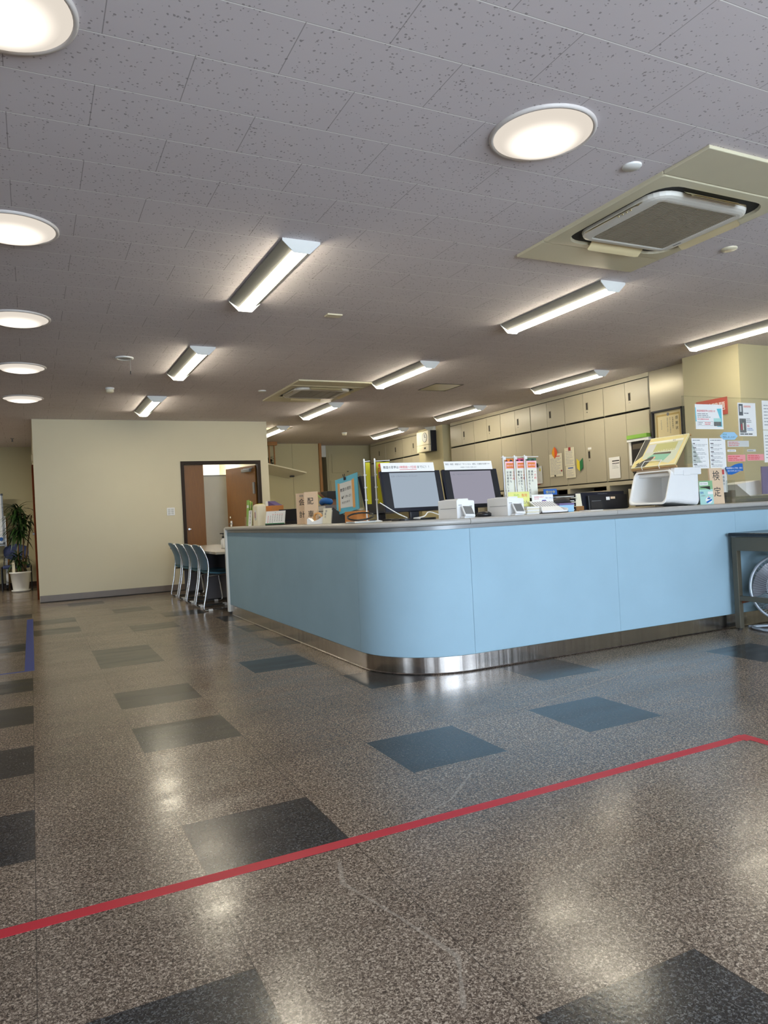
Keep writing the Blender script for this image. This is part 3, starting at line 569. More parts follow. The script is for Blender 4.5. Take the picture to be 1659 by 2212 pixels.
# ------------------------------------------------------------------ reception counter
CX, CY, CR, CXE, CYE = 1.96, 3.92, 0.55, 6.9, 8.05
def path(off, s0=None, n=14):
    """plan line of the counter face moved inwards by off: far end of the left arm -> round corner -> right end."""
    r = CR-off; c = (CX+CR, CY+CR)
    return [(CX+off, CYE)] + [(c[0]-r*math.cos(PI/2*k/n), c[1]-r*math.sin(PI/2*k/n)) for k in range(n+1)] + [(CXE, CY+off)]
ct = thing('reception_counter', 'L-shaped reception counter clad in light blue fabric with stainless kick plate', 'counter', (CX+CR, CY+CR, 0))
def face_strip(lo, hi, prof, mt, name, smooth=True):
    """one stretch of the counter face; lo/hi name its ends on the path."""
    def pts(off):
        r = CR-off; c = (CX+CR, CY+CR); o = []
        if lo[0] == 'L': o.append((CX+off, lo[1]))
        if lo[0] == 'L' and hi[0] == 'L': o.append((CX+off, hi[1]))
        if lo[0] == 'A' or (lo[0] == 'L' and hi[0] != 'L'): o += [(c[0]-r*math.cos(PI/2*k/20), c[1]-r*math.sin(PI/2*k/20)) for k in range(21)]
        if lo[0] == 'F': o.append((lo[1], CY+off))
        if hi[0] == 'F': o.append((hi[1], CY+off))
        return o
    b = MB(); loops = []
    rows = [[(*q, z) for q in pts(off)] for off, z in prof]; m = len(rows[0])
    loops = [[rows[j][i] for j in range(len(rows))] for i in range(m)]
    b.loft(loops, mt, True, False)
    if smooth:                                    # smooth only along the round corner
        for k in range(len(b.f)):
            if len(b.f[k]) == 4: b.sm[k] = True
    o = b.build(name, ct)
    if smooth:
        o.data.set_sharp_from_angle(angle=math.radians(30))
    return o
pan = [(0.0, 0.112), (0.0, 0.908), (0.003, 0.911), (0.04, 0.911), (0.04, 0.109), (0.003, 0.109)]
for a, c in ((('L', 8.03), ('L', 6.30)), (('L', 6.298), ('L', 4.472)), (('A', 0), ('A', 0)), (('F', 2.512), ('F', 3.738)), (('F', 3.740), ('F', 4.98)), (('F', 4.982), ('F', 6.22)), (('F', 6.222), ('F', CXE))):
    face_strip(a, c, pan, 'fabric_blue', 'fabric_panel')
face_strip(('L', 8.04), ('F', CXE), [(0.002, 0.912), (0.002, 0.936), (0.04, 0.936), (0.04, 0.912)], 'rail_grey', 'edge_rail')
for a, c in ((('L', 8.03), ('F', 2.515)), (('F', 2.517), ('F', 3.74)), (('F', 3.742), ('F', CXE))):
    face_strip(a, c, [(-0.004, 0.0), (-0.006, 0.006), (0.004, 0.010), (0.004, 0.108), (0.05, 0.108), (0.05, 0.0)], 'stainless', 'kick_plate')
# worktop in three lengths, rounded front edge
def top_piece(a, c):
    prof = [(0.0, 0.937), (-0.016, 0.941), (-0.022, 0.950), (-0.022, 0.963), (-0.016, 0.972), (-0.006, 0.975), (0.5, 0.975), (0.5, 0.937)]
    return face_strip(a, c, prof, 'worktop_grey', 'worktop')
top_piece(('L', 8.05), ('F', 2.51)); top_piece(('F', 2.513), ('F', 3.744)); top_piece(('F', 3.747), ('F', CXE))
b = MB(); b.box((2.40, 4.40, 0.945), (2.62, 8.04, 0.9745), 'worktop_grey'); b.box((2.40, 4.40, 0.945), (CXE, 4.72, 0.9745), 'worktop_grey'); b.build('worktop_rear', ct)
b = MB(); b.box((2.0, 4.6, 0.05), (2.04, 8.0, 0.935), 'desk_grey'); b.box((2.6, 3.97, 0.05), (CXE-0.02, 4.0, 0.935), 'desk_grey'); b.build('carcass', ct)
b = MB(); b.box((CX-0.025, 8.03, 0.03), (CX+0.02, 8.075, 0.962), 'white_paint', 0.006); b.box((CX-0.02, 8.05, 0.03), (2.60, 8.07, 0.955), 'white_paint', 0.004); b.box((CX-0.012, 8.035, 0.0), (CX+0.012, 8.07, 0.03), 'soft_black'); b.build('end_panel', ct)

# ------------------------------------------------------------------ floor tapes
b = MB(); b.box((-1.2, 2.105, 0), (2.72, 2.152, 0.0006), 'tape_red'); b.box((2.675, -0.6, 0.0006), (2.722, 2.15, 0.0012), 'tape_red')
b.box((2.655, 2.09, 0.0007), (2.70, 2.158, 0.0014), 'tape_red'); tag(b.build('floor_tape', None, (0, 2.13, 0)), 'red tape line running across the speckled floor', 'floor tape')
b = MB(); b.box((-0.088, 6.0, 0), (-0.022, 9.55, 0.0006), 'tape_blue'); b.box((-1.6, 6.0, 0), (-0.088, 6.03, 0.0006), 'tape_blue'); tag(b.build('floor_tape', None, (-0.05, 6.0, 0)), 'blue tape corner on the floor at the left edge', 'floor tape')

# ------------------------------------------------------------------ wall switch
t = thing('light_switch', 'white wall switch panel beside the double doorway', 'light switch', (1.97, 11.6, 1.18))
b = MB(); b.box((1.91, 11.592, 1.18), (2.03, 11.6, 1.30), 'white_plastic', 0.004); b.build('plate', t)
for k in range(2):
    for j in range(3):
        b = MB(); b.box((1.926+k*0.05, 11.586, 1.195+j*0.032), (1.964+k*0.05, 11.593, 1.221+j*0.032), 'paper_grey', 0.003); b.build('rocker', t)

# ------------------------------------------------------------------ low table with chairs beyond the counter
t = thing('consultation_table', 'low beige topped table continuing beyond the counter end', 'table', (2.25, 9.55, 0))
b = MB(); b.box((1.84, 8.09, 0.672), (2.55, 11.05, 0.702), 'desk_top', 0.006); b.build('tabletop', t)
for y in (8.12, 9.60, 11.0):
    b = MB(); b.box((2.02, y-0.015, 0.035), (2.52, y+0.015, 0.672), 'desk_grey', 0.003); b.build('leg_panel', t)
    b = MB(); b.box((2.05, y-0.02, 0.0), (2.50, y+0.02, 0.036), 'soft_black'); b.build('foot', t)
b = MB(); b.box((2.40, 8.14, 0.25), (2.42, 10.98, 0.66), 'desk_grey'); b.build('modesty_panel', t)
t = thing('pump_bottle', 'small white pump bottle on the low table beside the counter end', 'bottle', (2.17, 9.1, 0.702))
b = MB(); b.lathe([(0.0005, 0), (0.03, 0.002), (0.032, 0.01), (0.032, 0.10), (0.014, 0.122), (0.014, 0.13)], (2.17, 9.1, 0.702), 'white_plastic', 20); b.build('bottle_body', t)
b = MB(); b.cyl((2.17, 9.1, 0.83), (2.17, 9.1, 0.855), 0.015, 'black_plastic'); b.cyl((2.17, 9.1, 0.855), (2.17, 9.1, 0.885), 0.005, 'black_plastic'); b.box((2.13, 9.09, 0.883), (2.18, 9.11, 0.895), 'black_plastic', 0.003); b.build('pump', t)

def sled_chair(loc, label):
    """stacking chair facing +x: chrome sled frame, blue shells."""
    x, y, z = loc; t = thing('stacking_chair', label, 'chair', loc, 'stacking chairs at the low table'); H = 0.235
    for s in (-1, 1):
        b = MB(); yy = y+s*H
        b.tube([(x-0.115, yy-s*0.012, z+0.765), (x-0.075, yy, z+0.70), (x-0.035, yy, z+0.60), (x-0.03, yy, z+0.50), (x-0.055, yy, z+0.30), (x-0.115, yy, z+0.012), (x+0.36, yy, z+0.012), (x+0.31, yy, z+0.40), (x+0.28, yy-s*0.02, z+0.425), (x-0.03, yy-s*0.02, z+0.41)], 0.0105, 'chrome', 10, round_=0.05)
        b.build('side_frame', t)
        for xx in (x-0.03, x+0.27):
            b = MB(); b.box((xx-0.025, yy-0.016, z+0.0), (xx+0.025, yy+0.016, z+0.026), 'white_plastic', 0.005); b.build('glide', t)
    b = MB(); b.tube([(x+0.30, y-H, z+0.405), (x+0.30, y+H, z+0.405)], 0.009, 'chrome'); b.build('cross_bar', t)
    b = MB(); b.tube([(x-0.115, y-H+0.01, z+0.765), (x-0.128, y, z+0.775), (x-0.115, y+H-0.01, z+0.765)], 0.0105, 'chrome', round_=0.1); b.build('top_rail', t)
    b = MB(); n = 9; rows = []
    for i in range(9):                                     # backrest: curved in section and across
        q = i/8; zz = z+0.475+0.305*q; xo = x-0.03-0.012*math.sin(q*PI)-0.09*max(0, q-0.35)**1.25/0.65**1.25
        wd = 0.222*(0.90+0.10*math.sin(min(1, q*1.6)*PI/2))*(1-0.10*max(0, q-0.8)/0.2)
        rows.append([(xo-0.028*(1-(2*k/(n-1)-1)**2), y+wd*(2*k/(n-1)-1), zz-0.02*abs(2*k/(n-1)-1)**3*(1 if q > 0.8 else 0)) for k in range(n)])
    F = [p for r_ in rows for p in r_]; Bk = [(p[0]+0.010, p[1], p[2]) for p in F]; L = len(F)
    fs = [(j*n+i, (j+1)*n+i, (j+1)*n+i+1, j*n+i+1) for j in range(8) for i in range(n-1)]; b.add(F+Bk, fs+[tuple(L+k for k in reversed(f)) for f in fs], 'chair_blue', True)
    rim = [i for i in range(n)]+[j*n+n-1 for j in range(1, 9)]+[8*n+i for i in range(n-2, -1, -1)]+[j*n for j in range(7, 0, -1)]
    m = len(rim); b.add([F[i] for i in rim]+[Bk[i] for i in rim], [(i, (i+1) % m, m+(i+1) % m, m+i) for i in range(m)], 'chair_blue'); b.build('backrest', t)
    b = MB(); rows = []
    for i in range(8):
        q = i/7; xx = x-0.04+0.42*q; zz = z+0.452-0.022*math.sin(q*PI)-0.03*max(0, q-0.8)/0.2
        rows.append([(xx, y+0.215*(2*k/6-1), zz+0.012*(2*k/6-1)**2) for k in range(7)])
    F = [p for r_ in rows for p in r_]; Bk = [(p[0], p[1], p[2]-0.018) for p in F]; L = len(F); n = 7
    fs = [(j*n+i, (j+1)*n+i, (j+1)*n+i+1, j*n+i+1) for j in range(7) for i in range(n-1)]; b.add(F+Bk, [tuple(reversed(f)) for f in fs]+[tuple(L+k for k in f) for f in fs], 'seat_pad', True)
    rim = [i for i in range(n)]+[j*n+n-1 for j in range(1, 8)]+[7*n+i for i in range(n-2, -1, -1)]+[j*n for j in range(6, 0, -1)]
    m = len(rim); b.add([F[i] for i in rim]+[Bk[i] for i in rim], [(i, m+i, m+(i+1) % m, (i+1) % m) for i in range(m)], 'seat_pad'); b.build('seat', t)
    return t
c0 = sled_chair((1.875, 8.76, 0), 'blue chrome sled chair nearest the white counter end')
for y, lab in ((9.32, 'second blue sled chair from the counter end, tucked at the low table'), (9.88, 'third blue sled chair from the counter end, tucked at the low table'), (10.46, 'blue sled chair farthest from the counter, before the brown door')):
    dup(c0, (1.875, y, 0), lab)

# ------------------------------------------------------------------ far left nook: plant, whiteboard, chairs
PX, PY = -0.20, 14.2
t = thing('potted_plant', 'tall leafy plant in a white pot beside the cream wall corner', 'plant', (PX, PY, 0))
b = MB(); b.lathe([(0.0005, 0.03), (0.118, 0.03), (0.125, 0.05), (0.158, 0.32), (0.172, 0.325), (0.174, 0.35), (0.156, 0.352), (0.15, 0.30)], (PX, PY, 0), 'pot_white', 36); b.build('pot', t)
b = MB(); b.lathe([(0.0005, 0.0), (0.125, 0.0), (0.148, 0.02), (0.15, 0.035), (0.12, 0.034)], (PX, PY, 0), 'pot_white', 36); b.build('saucer', t)
b = MB(); b.lathe([(0.152, 0.335), (0.08, 0.35), (0.0005, 0.36)], (PX, PY, 0), 'soil', 28); b.build('soil', t)
rnd = random.Random(3)
for (dx, dy, zt, ox, oy) in ((-0.03, 0.02, 1.42, 0.04, 0.0), (0.04, -0.02, 1.12, 0.05, 0.02), (0.0, 0.05, 0.62, -0.02, 0.0), (0.07, 0.04, 1.33, 0.15, 0.05)):
    b = MB(); b.tube([(PX+dx, PY+dy, 0.33), (PX+dx+ox*0.3, PY+dy+oy, zt*0.5), (PX+dx+ox, PY+dy+oy, zt)], [0.02, 0.016, 0.012], 'bark', 8, round_=0.2); b.build('stem', t)
def leaf(b, o, az, el, L, wd, mt, droop):
    o = Vector(o); pts = []; d = Vector((math.cos(az)*math.cos(el), math.sin(az)*math.cos(el), math.sin(el))); sd = Vector((-math.sin(az), math.cos(az), 0)); p = o.copy(); n = 7
    for i in range(n+1):
        q = i/n; wq = wd*(0.35+2.6*q*(1-q))*(1-q**3)+0.0008; lift = Vector((0, 0, -0.25*wq)); pts.append((p-sd*wq, p+lift, p+sd*wq)); p = p+d*(L/n); d = (d+Vector((0, 0, -droop/n))).normalized()
    vs = [tuple(c) for r_ in pts for c in r_]; fs = []
    for i in range(n): a = i*3; fs += [(a, a+1, a+4, a+3), (a+1, a+2, a+5, a+4)]
    b.add(vs, fs, mt, True)
for (cx, cy, cz, num, L) in ((PX+0.0, PY, 1.45, 70, 0.36), (PX+0.12, PY+0.06, 1.32, 60, 0.30), (PX+0.02, PY-0.02, 1.13, 100, 0.38), (PX-0.02, PY+0.05, 0.62, 80, 0.30)):
    b = MB()
    for k in range(num):
        q = k/num; az = k*2.4+rnd.uniform(-.3, .3)
        if math.cos(az)*L*0.9+cx > 0.04: az = PI-az*0.3 if rnd.random() < .5 else rnd.choice((1.9, -1.9))
        leaf(b, (cx+rnd.uniform(-.03, .03), cy+rnd.uniform(-.03, .03), cz-0.16*q+rnd.uniform(-.03, .03)), az, rnd.uniform(0.05, 1.15)-0.5*q, L*rnd.uniform(0.7, 1.1), 0.017, 'leaf' if k % 3 else 'leaf_dark', rnd.uniform(1.0, 2.4))
    b.v = [Vector((min(q.x, 0.055+0.01*math.sin(q.z*40)), q.y, q.z)) for q in b.v]; b.build('leaf_crown', t)
b = MB(); b.box((PX-0.12, PY-0.11, 0.345), (PX-0.075, PY-0.105, 0.52), 'paper_cream'); b.build('plant_label', t)

t = thing('whiteboard', 'white board on a wheeled stand at the far left edge', 'whiteboard', (-1.2, 15.13, 0))
b = MB(Matrix.Translation((0, 0.13, 0))); b.box((-1.95, 14.985, 0.86), (-0.47, 15.01, 1.74), 'white_plastic'); b.build('board', t)
b = MB(Matrix.Translation((0, 0.13, 0)))
for q in (((-1.97, 14.98, 1.735), (-0.445, 15.015, 1.76)), ((-1.97, 14.98, 0.84), (-0.445, 15.015, 0.865)), ((-0.47, 14.98, 0.84), (-0.445, 15.015, 1.76)), ((-1.97, 14.98, 0.84), (-1.945, 15.015, 1.76))): b.box(*q, 'rail_grey')
b.build('frame', t)
for zz in (0.85, 1.75):
    b = MB(Matrix.Translation((0, 0.13, 0))); b.box((-0.475, 14.975, zz-0.018), (-0.438, 15.02, zz+0.018), 'black_plastic', 0.004); b.build('corner_cap', t)
b = MB(Matrix.Translation((0, 0.13, 0))); b.box((-1.8, 14.92, 0.80), (-0.44, 14.98, 0.83), 'rail_grey', 0.004); b.build('pen_tray', t)
b = MB(Matrix.Translation((0, 0.13, 0))); b.cyl((-0.50, 14.98, 0.93), (-0.50, 14.965, 0.93), 0.035, 'ink_blue'); b.build('magnet', t)
for xx in (-1.9, -0.43):
    b = MB(Matrix.Translation((0, 0.13, 0))); b.box((xx-0.018, 15.0, 0.12), (xx+0.018, 15.035, 1.35), 'white_tube'); b.box((xx-0.02, 14.80, 0.09), (xx+0.02, 15.22, 0.13), 'white_tube', 0.006); b.build('stand_leg', t)
    for yy in (14.83, 15.19):
        b = MB(Matrix.Translation((0, 0.13, 0))); b.cyl((xx-0.014, yy, 0.045), (xx+0.014, yy, 0.045), 0.045, 'soft_black', n=20); b.box((xx-0.018, yy-0.02, 0.05), (xx+0.018, yy+0.02, 0.10), 'rail_grey', 0.004); b.build('caster', t)

def visitor_chair(loc, label):
    x, y, z = loc; t = thing('visitor_chair', label, 'chair', loc, 'navy chairs in the far left nook')
    b = MB(); b.box((x-0.215, y-0.20, z+0.40), (x+0.215, y+0.20, z+0.455), 'navy_fabric', 0.022, seg=3); b.build('seat', t)
    b = MB(); rows = []
    for i in range(7):
        q = i/6; wd = 0.205*math.sqrt(max(0.05, 1-abs(2*q-1)**3.2)); zz = z+0.53+0.30*q
        rows.append((wd, zz, y+0.19+0.06*q))
    F = [(x+wd*(2*k/6-1), yy+0.03*(1-(2*k/6-1)**2), zz) for wd, zz, yy in rows for k in range(7)]; L = len(F)
    fs = [(j*7+i, j*7+i+1, (j+1)*7+i+1, (j+1)*7+i) for j in range(6) for i in range(6)]
    b.add(F+[(p[0], p[1]+0.04, p[2]) for p in F], fs+[tuple(L+k for k in reversed(f)) for f in fs]+[(i+1, i, L+i, L+i+1) for i in range(6)]+[(42+i, 43+i, L+43+i, L+42+i) for i in range(6)]+[((j+1)*7, j*7, L+j*7, L+(j+1)*7) for j in range(6)][::-1]+[(j*7+6, (j+1)*7+6, L+(j+1)*7+6, L+j*7+6) for j in range(6)], 'navy_fabric', True); b.build('backrest', t)
    for s in (-1, 1):
        b = MB(); b.tube([(x+s*0.235, y-0.22, z), (x+s*0.235, y-0.20, z+0.43), (x+s*0.235, y+0.17, z+0.43), (x+s*0.235, y+0.24, z)], 0.011, 'black_plastic', round_=0.06); b.build('leg_frame', t)
        b = MB(); b.tube([(x+s*0.215, y+0.16, z+0.43), (x+s*0.19, y+0.22, z+0.60)], 0.01, 'black_plastic'); b.build('back_post', t)
    return t
v0 = visitor_chair((-0.26, 14.64, 0), 'navy upholstered chair with black legs behind the potted plant')
dup(v0, (-0.80, 14.64, 0), 'navy chair of which only black legs show at the left edge')
b = MB(); b.box((-0.425, 15.37, 0.0), (-0.395, 15.39, 1.32), 'light_wood', 0.003); tag(b.build('wooden_pole'), 'pale upright wooden stick between whiteboard and plant', 'pole')
t = thing('door', 'brown door on the cream block side seen edge on behind the plant', 'door', (0.06, 12.9, 0)); t.name = 'door_3'; tag(t, kind='structure')
b = MB(); b.box((0.05, 12.2, 0.0), (0.075, 12.26, 2.0), 'door_red'); b.box((0.05, 13.4, 0.0), (0.075, 13.46, 2.0), 'door_red'); b.box((0.05, 12.2, 2.0), (0.075, 13.46, 2.05), 'door_red'); b.build('frame', t)
b = MB(); b.box((0.05, 12.26, 0.01), (0.072, 13.4, 1.995), 'door_red'); b.build('panel', t)
b = MB(); b.box((0.02, 12.35, 0.98), (0.054, 12.40, 1.02), 'rail_grey', 0.004); b.build('handle', t)
b = MB(); b.box((0.055, 12.3, 2.12), (0.075, 12.7, 2.22), 'cream_plastic', 0.004); tag(b.build('door_plate'), 'cream plate above the edge-on brown door at left', 'sign plate')

# rooms glimpsed through the double doorway
t = thing('partition_screen', 'tall grey partition screen inside the room beyond the doorway', 'partition', (2.85, 12.9, 0))
b = MB(); b.box((2.62, 12.88, 0.05), (3.30, 12.92, 1.86), 'paper_grey'); b.build('panel', t)
b = MB(); b.box((2.60, 12.87, 0.0), (2.625, 12.93, 1.88), 'rail_grey'); b.box((3.30, 12.87, 0.0), (3.325, 12.93, 1.88), 'rail_grey'); b.box((2.60, 12.87, 1.86), (3.325, 12.93, 1.88), 'rail_grey'); b.build('frame', t)

# back wall: sloping shelf, hanging wooden rack with a plant, passage cupboard
t = thing('shelf_board', 'cream wall shelf board sloping down to the right at the back', 'shelf', (4.95, 14.7, 2.0))
b = MB(); A, B_, Cc, D = Vector((4.40, 14.50, 2.20)), Vector((5.30, 14.50, 1.985)), Vector((5.04, 14.945, 1.905)), Vector((4.25, 14.945, 2.08)); up_ = Vector((0, 0, 0.026))
b.loft([[tuple(q) for q in (A, B_, Cc, D)], [tuple(q+up_) for q in (A, B_, Cc, D)]], 'cream_plastic', smooth=False); b.build('board', t)
b = MB(); b.box((5.02, 14.72, 1.925), (5.10, 14.80, 1.955), 'soft_black'); b.build('bracket', t)
t = thing('hanging_rack', 'small orange wooden rack hanging from the ceiling above the shelf', 'rack', (4.60, 14.6, 2.18))
b = MB(); b.box((4.42, 14.55, 2.585), (4.70, 14.65, 2.66), 'light_wood', 0.003); b.build('top_beam', t)
for xx in (4.53, 4.64):
    b = MB(); b.box((xx-0.012, 14.58, 2.178), (xx+0.012, 14.61, 2.585), 'light_wood'); b.build('post', t)
t = thing('small_plant', 'little dark leafy plant in a white pot on the sloping shelf', 'plant', (4.52, 14.66, 2.18))
b = MB(); b.lathe([(0.0005, 0.0), (0.035, 0.0), (0.045, 0.07), (0.04, 0.07)], (4.52, 14.76, 2.13), 'pot_white', 20); b.build('pot', t)
b = MB(); rr = random.Random(9)
for k in range(90): leaf(b, (4.52+rr.uniform(-.09, .12), 14.76+rr.uniform(-.03, .03), 2.23+rr.uniform(-.06, .12)), rr.uniform(0, 6.28), rr.uniform(-0.3, 1.0), rr.uniform(0.07, 0.14), 0.024, 'leaf_dark', 0.8)
b.build('foliage', t)
b = MB(); b.box((5.80, 15.7, 0.0), (6.06, 16.1, 1.98), 'tan_board', 0.004); tag(b.build('wooden_locker'), 'brown wooden locker inside the narrow passage at the back', 'locker')
t = thing('storage_cupboard', 'beige built-in cupboard doors on the rear wall right of the passage', 'cupboard', (6.75, 15.33, 0))
b = MB(); b.box((6.14, 15.335, 0.0), (7.06, 15.348, 2.56), 'wall_beige'); b.build('body', t)
for (x0, x1, z0, z1) in ((6.22, 6.98, 2.03, 2.46), (6.17, 7.03, 0.05, 1.86)):
    b = MB(); b.box((x0, 15.318, z0), (x1, 15.336, z1), 'wall_beige', 0.004); dd = b.build('door', t)
    b = MB(); b.box(((x0+x1)/2-0.02, 15.31, z0+0.02), ((x0+x1)/2+0.02, 15.319, z0+0.035), 'soft_black'); sub(b, 'handle', dd)

# ------------------------------------------------------------------ steel cabinets along the right wall
XF, CW = 7.09, 0.8035
def cabinet(y0, z0, z1, label, hz, upper, tape=False):
    t = thing('steel_cabinet', label, 'cabinet', (XF+0.2, y0+CW/2, z0), 'upper steel cabinets on the right wall' if upper else 'lower steel cabinets on the right wall')
    b = MB(); b.box((XF+0.012, y0+0.002, z0), (7.53, y0+CW-0.002, z1), 'dark_gap'); b.box((XF+0.004, y0+0.001, z0+0.002), (7.5, y0+0.008, z1-0.002), 'steel_beige'); b.box((XF+0.004, y0+CW-0.008, z0+0.002), (7.5, y0+CW-0.001, z1-0.002), 'steel_beige'); b.build('body', t)
    for k in range(2):
        b = MB(); ya = y0+0.006+k*(CW-0.012)/2; yb = ya+(CW-0.012)/2-0.003; b.box((XF-0.004, ya+0.001, z0+0.008), (XF+0.014, yb, z1-0.008), 'steel_beige', 0.003); dd = b.build('door', t)
        if k == 0:
            yh = yb-0.075; b = MB(); b.box((XF-0.007, yh-0.02, hz-0.055), (XF-0.003, yh+0.02, hz+0.05), 'blade_strip'); b.box((XF-0.008, yh-0.013, hz-0.048), (XF-0.004, yh+0.013, hz+0.043), 'dark_gap'); sub(b, 'handle', dd)
            b = MB(); b.cyl((XF-0.006, yh, hz-0.085), (XF-0.003, yh, hz-0.085), 0.009, 'chrome', n=14); sub(b, 'lock', dd)
    return t
NTH = ['first', 'second', 'third', 'fourth', 'fifth', 'sixth']
Y0 = 6.735
for k in range(6):
    cabinet(Y0+k*CW, 2.205, 2.60, '%s upper steel cabinet from the grey end panel by the certificate' % NTH[k], 2.40, True)
    cabinet(Y0+k*CW, 1.315, 2.195, '%s lower steel cabinet from the grey end panel by the certificate' % NTH[k], 1.72, False)
for k in range(3):
    cabinet(12.68+k*CW, 2.205, 2.60, '%s upper steel cabinet beyond the wall clock pier' % NTH[k], 2.40, True)
    cabinet(12.68+k*CW, 1.315, 2.195, '%s lower steel cabinet beyond the wall clock pier' % NTH[k], 1.72, False)
b = MB(); b.box((XF+0.01, Y0, 2.605), (7.55, 11.56, 2.66), 'steel_beige'); b.box((XF+0.01, 12.68, 2.605), (7.55, 15.1, 2.66), 'steel_beige'); struct(b, 'trim_3')
b = MB(); b.box((XF+0.01, 6.0, 0), (7.55, Y0-0.004, 2.66), 'steel_grey', 0.003); struct(b, 'trim_4')
for k in range(6):
    y0 = Y0+k*CW
    t = thing('open_shelf_unit', '%s open steel shelf bay from the grey end panel, under the lower cabinets' % NTH[k], 'shelf unit', (XF+0.2, y0+CW/2, 0), 'open shelf bays under the cabinets')
    b = MB(); b.box((XF+0.46, y0, 0), (7.55, y0+CW, 1.312), 'steel_beige'); b.build('back_panel', t)
    for q in (y0, y0+CW-0.03):
        b = MB(); b.box((XF+0.005, q, 0), (XF+0.46, q+0.03, 1.312), 'steel_beige'); b.build('upright', t)
    for zz in (0.3, 0.62, 0.94, 1.26):
        b = MB(); b.box((XF+0.006, y0+0.03, zz), (XF+0.46, y0+CW-0.03, zz+(0.05 if zz > 1.2 else 0.02)), 'steel_beige'); b.build('shelf_board', t)
    if k < 2:
        b = MB(); b.box((XF+0.02, y0+0.031, 0.96), (XF+0.035, y0+0.45, 1.20), 'steel_beige', 0.002); b.build('flap_door', t)

# papers and magnets on the lower cabinets (they face -x: right is -y)
XP = XF-0.017
def wall_card(name, label, cat, y_left, z_low, w_, h_, mt='paper', x=XP, th=0.0015, tilt=0.0):
    b = MB(); R = Vector((0, -math.cos(tilt), math.sin(tilt))); U = Vector((0, math.sin(tilt), math.cos(tilt)))
    return Sheet(b, (x, y_left, z_low), R, U, w_, h_, mt, th)
def done(s, name, label, cat, group=None): return tag(s.mb.build(name), label, cat, group)
s = wall_card('', '', '', 8.72, 1.46, 0.29, 0.34, 'paper_cream'); s.lines(0.02, 0.03, 0.27, 0.28, 12, 'ink_light', 0.3, 2); s.rect(0.12, 0.295, 0.24, 0.305, 'ink_red')
done(s, 'pinned_notice', 'cream list sheet under the orange leaf magnet on a cabinet', 'notice')
s = wall_card('', '', '', 8.37, 1.60, 0.21, 0.26, 'paper_cream'); s.lines(0.02, 0.02, 0.19, 0.22, 9, 'ink_light', 0.3, 5); done(s, 'pinned_notice', 'cream paper hanging from the red square magnet', 'notice')
s = wall_card('', '', '', 8.355, 1.42, 0.205, 0.175, 'paper_cream', x=XP-0.002); s.rect(0.05, 0.135, 0.16, 0.15, 'ink_blue'); s.lines(0.02, 0.02, 0.19, 0.12, 6, 'ink_light', 0.3, 8); done(s, 'pinned_notice', 'small cream slip just under the paper with red magnet', 'notice')
s = wall_card('', '', '', 7.475, 1.355, 0.20, 0.285, 'paper'); s.rect(0.06, 0.225, 0.19, 0.24, 'ink'); s.rect(0.06, 0.195, 0.19, 0.205, 'ink'); s.lines(0.06, 0.13, 0.18, 0.19, 3, 'ink_light', 0.3, 3); done(s, 'pinned_notice', 'white sheet with dark heading on the cabinet left of the white bin', 'notice')
b = MB(); b.box((XP-0.006, 8.23, 1.815), (XP-0.002, 8.28, 1.865), 'magnet_red', 0.002); tag(b.build('magnet'), 'dark red square magnet on a cabinet paper', 'magnet')
b = MB(); b.cyl((XP-0.002, 8.45, 1.54), (XP-0.007, 8.45, 1.54), 0.013, 'magnet_red'); tag(b.build('magnet'), 'little round red magnet at the list sheet corner', 'magnet')
b = MB(); b.cyl((XP-0.002, 8.60, 1.475), (XP-0.007, 8.60, 1.475), 0.013, 'soft_black'); tag(b.build('magnet'), 'little round black magnet at the list sheet bottom', 'magnet')
# leaf shaped driver marks
t = thing('driver_mark', 'orange and amber leaf shaped driver mark magnet', 'magnet', (XP, 8.59, 1.73))
for side, mt in ((1, 'mark_amber'), (-1, 'mark_orange')):
    b = MB(); pts = [(0, 0.0)]+[(0.058*math.sin(PI*(0.15+0.85*k/8))**0.8, 0.03+0.145*(k/8)**1.1) for k in range(9)]
    b.add([(XP-0.005, 8.59+side*p[0], 1.73+p[1]) for p in pts]+[(XP-0.001, 8.59+side*p[0], 1.73+p[1]) for p in pts], [tuple(range(10)), tuple(range(19, 9, -1))]+[(i, (i+1) % 10, 10+(i+1) % 10, 10+i) for i in range(10)], mt); b.build('half', t)
t = thing('driver_mark', 'yellow and green chevron beginner driver mark magnet', 'magnet', (XP, 8.05, 1.50))
for side, mt in ((1, 'mark_yellow'), (-1, 'mark_green')):
    b = MB(); pts = [(0, 0), (0.062, 0.05), (0.062, 0.185), (0, 0.135)]
    b.add([(XP-0.005, 8.05+side*p[0], 1.50+p[1]) for p in pts]+[(XP-0.001, 8.05+side*p[0], 1.50+p[1]) for p in pts], [(0, 1, 2, 3), (7, 6, 5, 4)]+[(i, (i+1) % 4, 4+(i+1) % 4, 4+i) for i in range(4)], mt); b.build('half', t)
for (yy, lab) in ((7.885, 'white name strip above the handle of the second lower cabinet'), (7.085, 'white name strip above the handle of the first lower cabinet')):
    s = wall_card('', '', '', yy, 1.79, 0.07, 0.03, 'paper', x=XF-0.006); done(s, 'name_strip', lab, 'label')
t = thing('clipboard', 'white clipboard with black clip hanging on a cabinet behind the banners', 'clipboard', (XP, 9.03, 1.38))
s = wall_card('', '', '', 9.12, 1.38, 0.21, 0.27, 'paper_grey', th=0.004); s.lines(0.02, 0.03, 0.19, 0.22, 9, 'ink_light', 0.25, 6); s.rect(0.15, 0.19, 0.18, 0.235, 'flag_yellow'); s.mb.build('sheet', t)
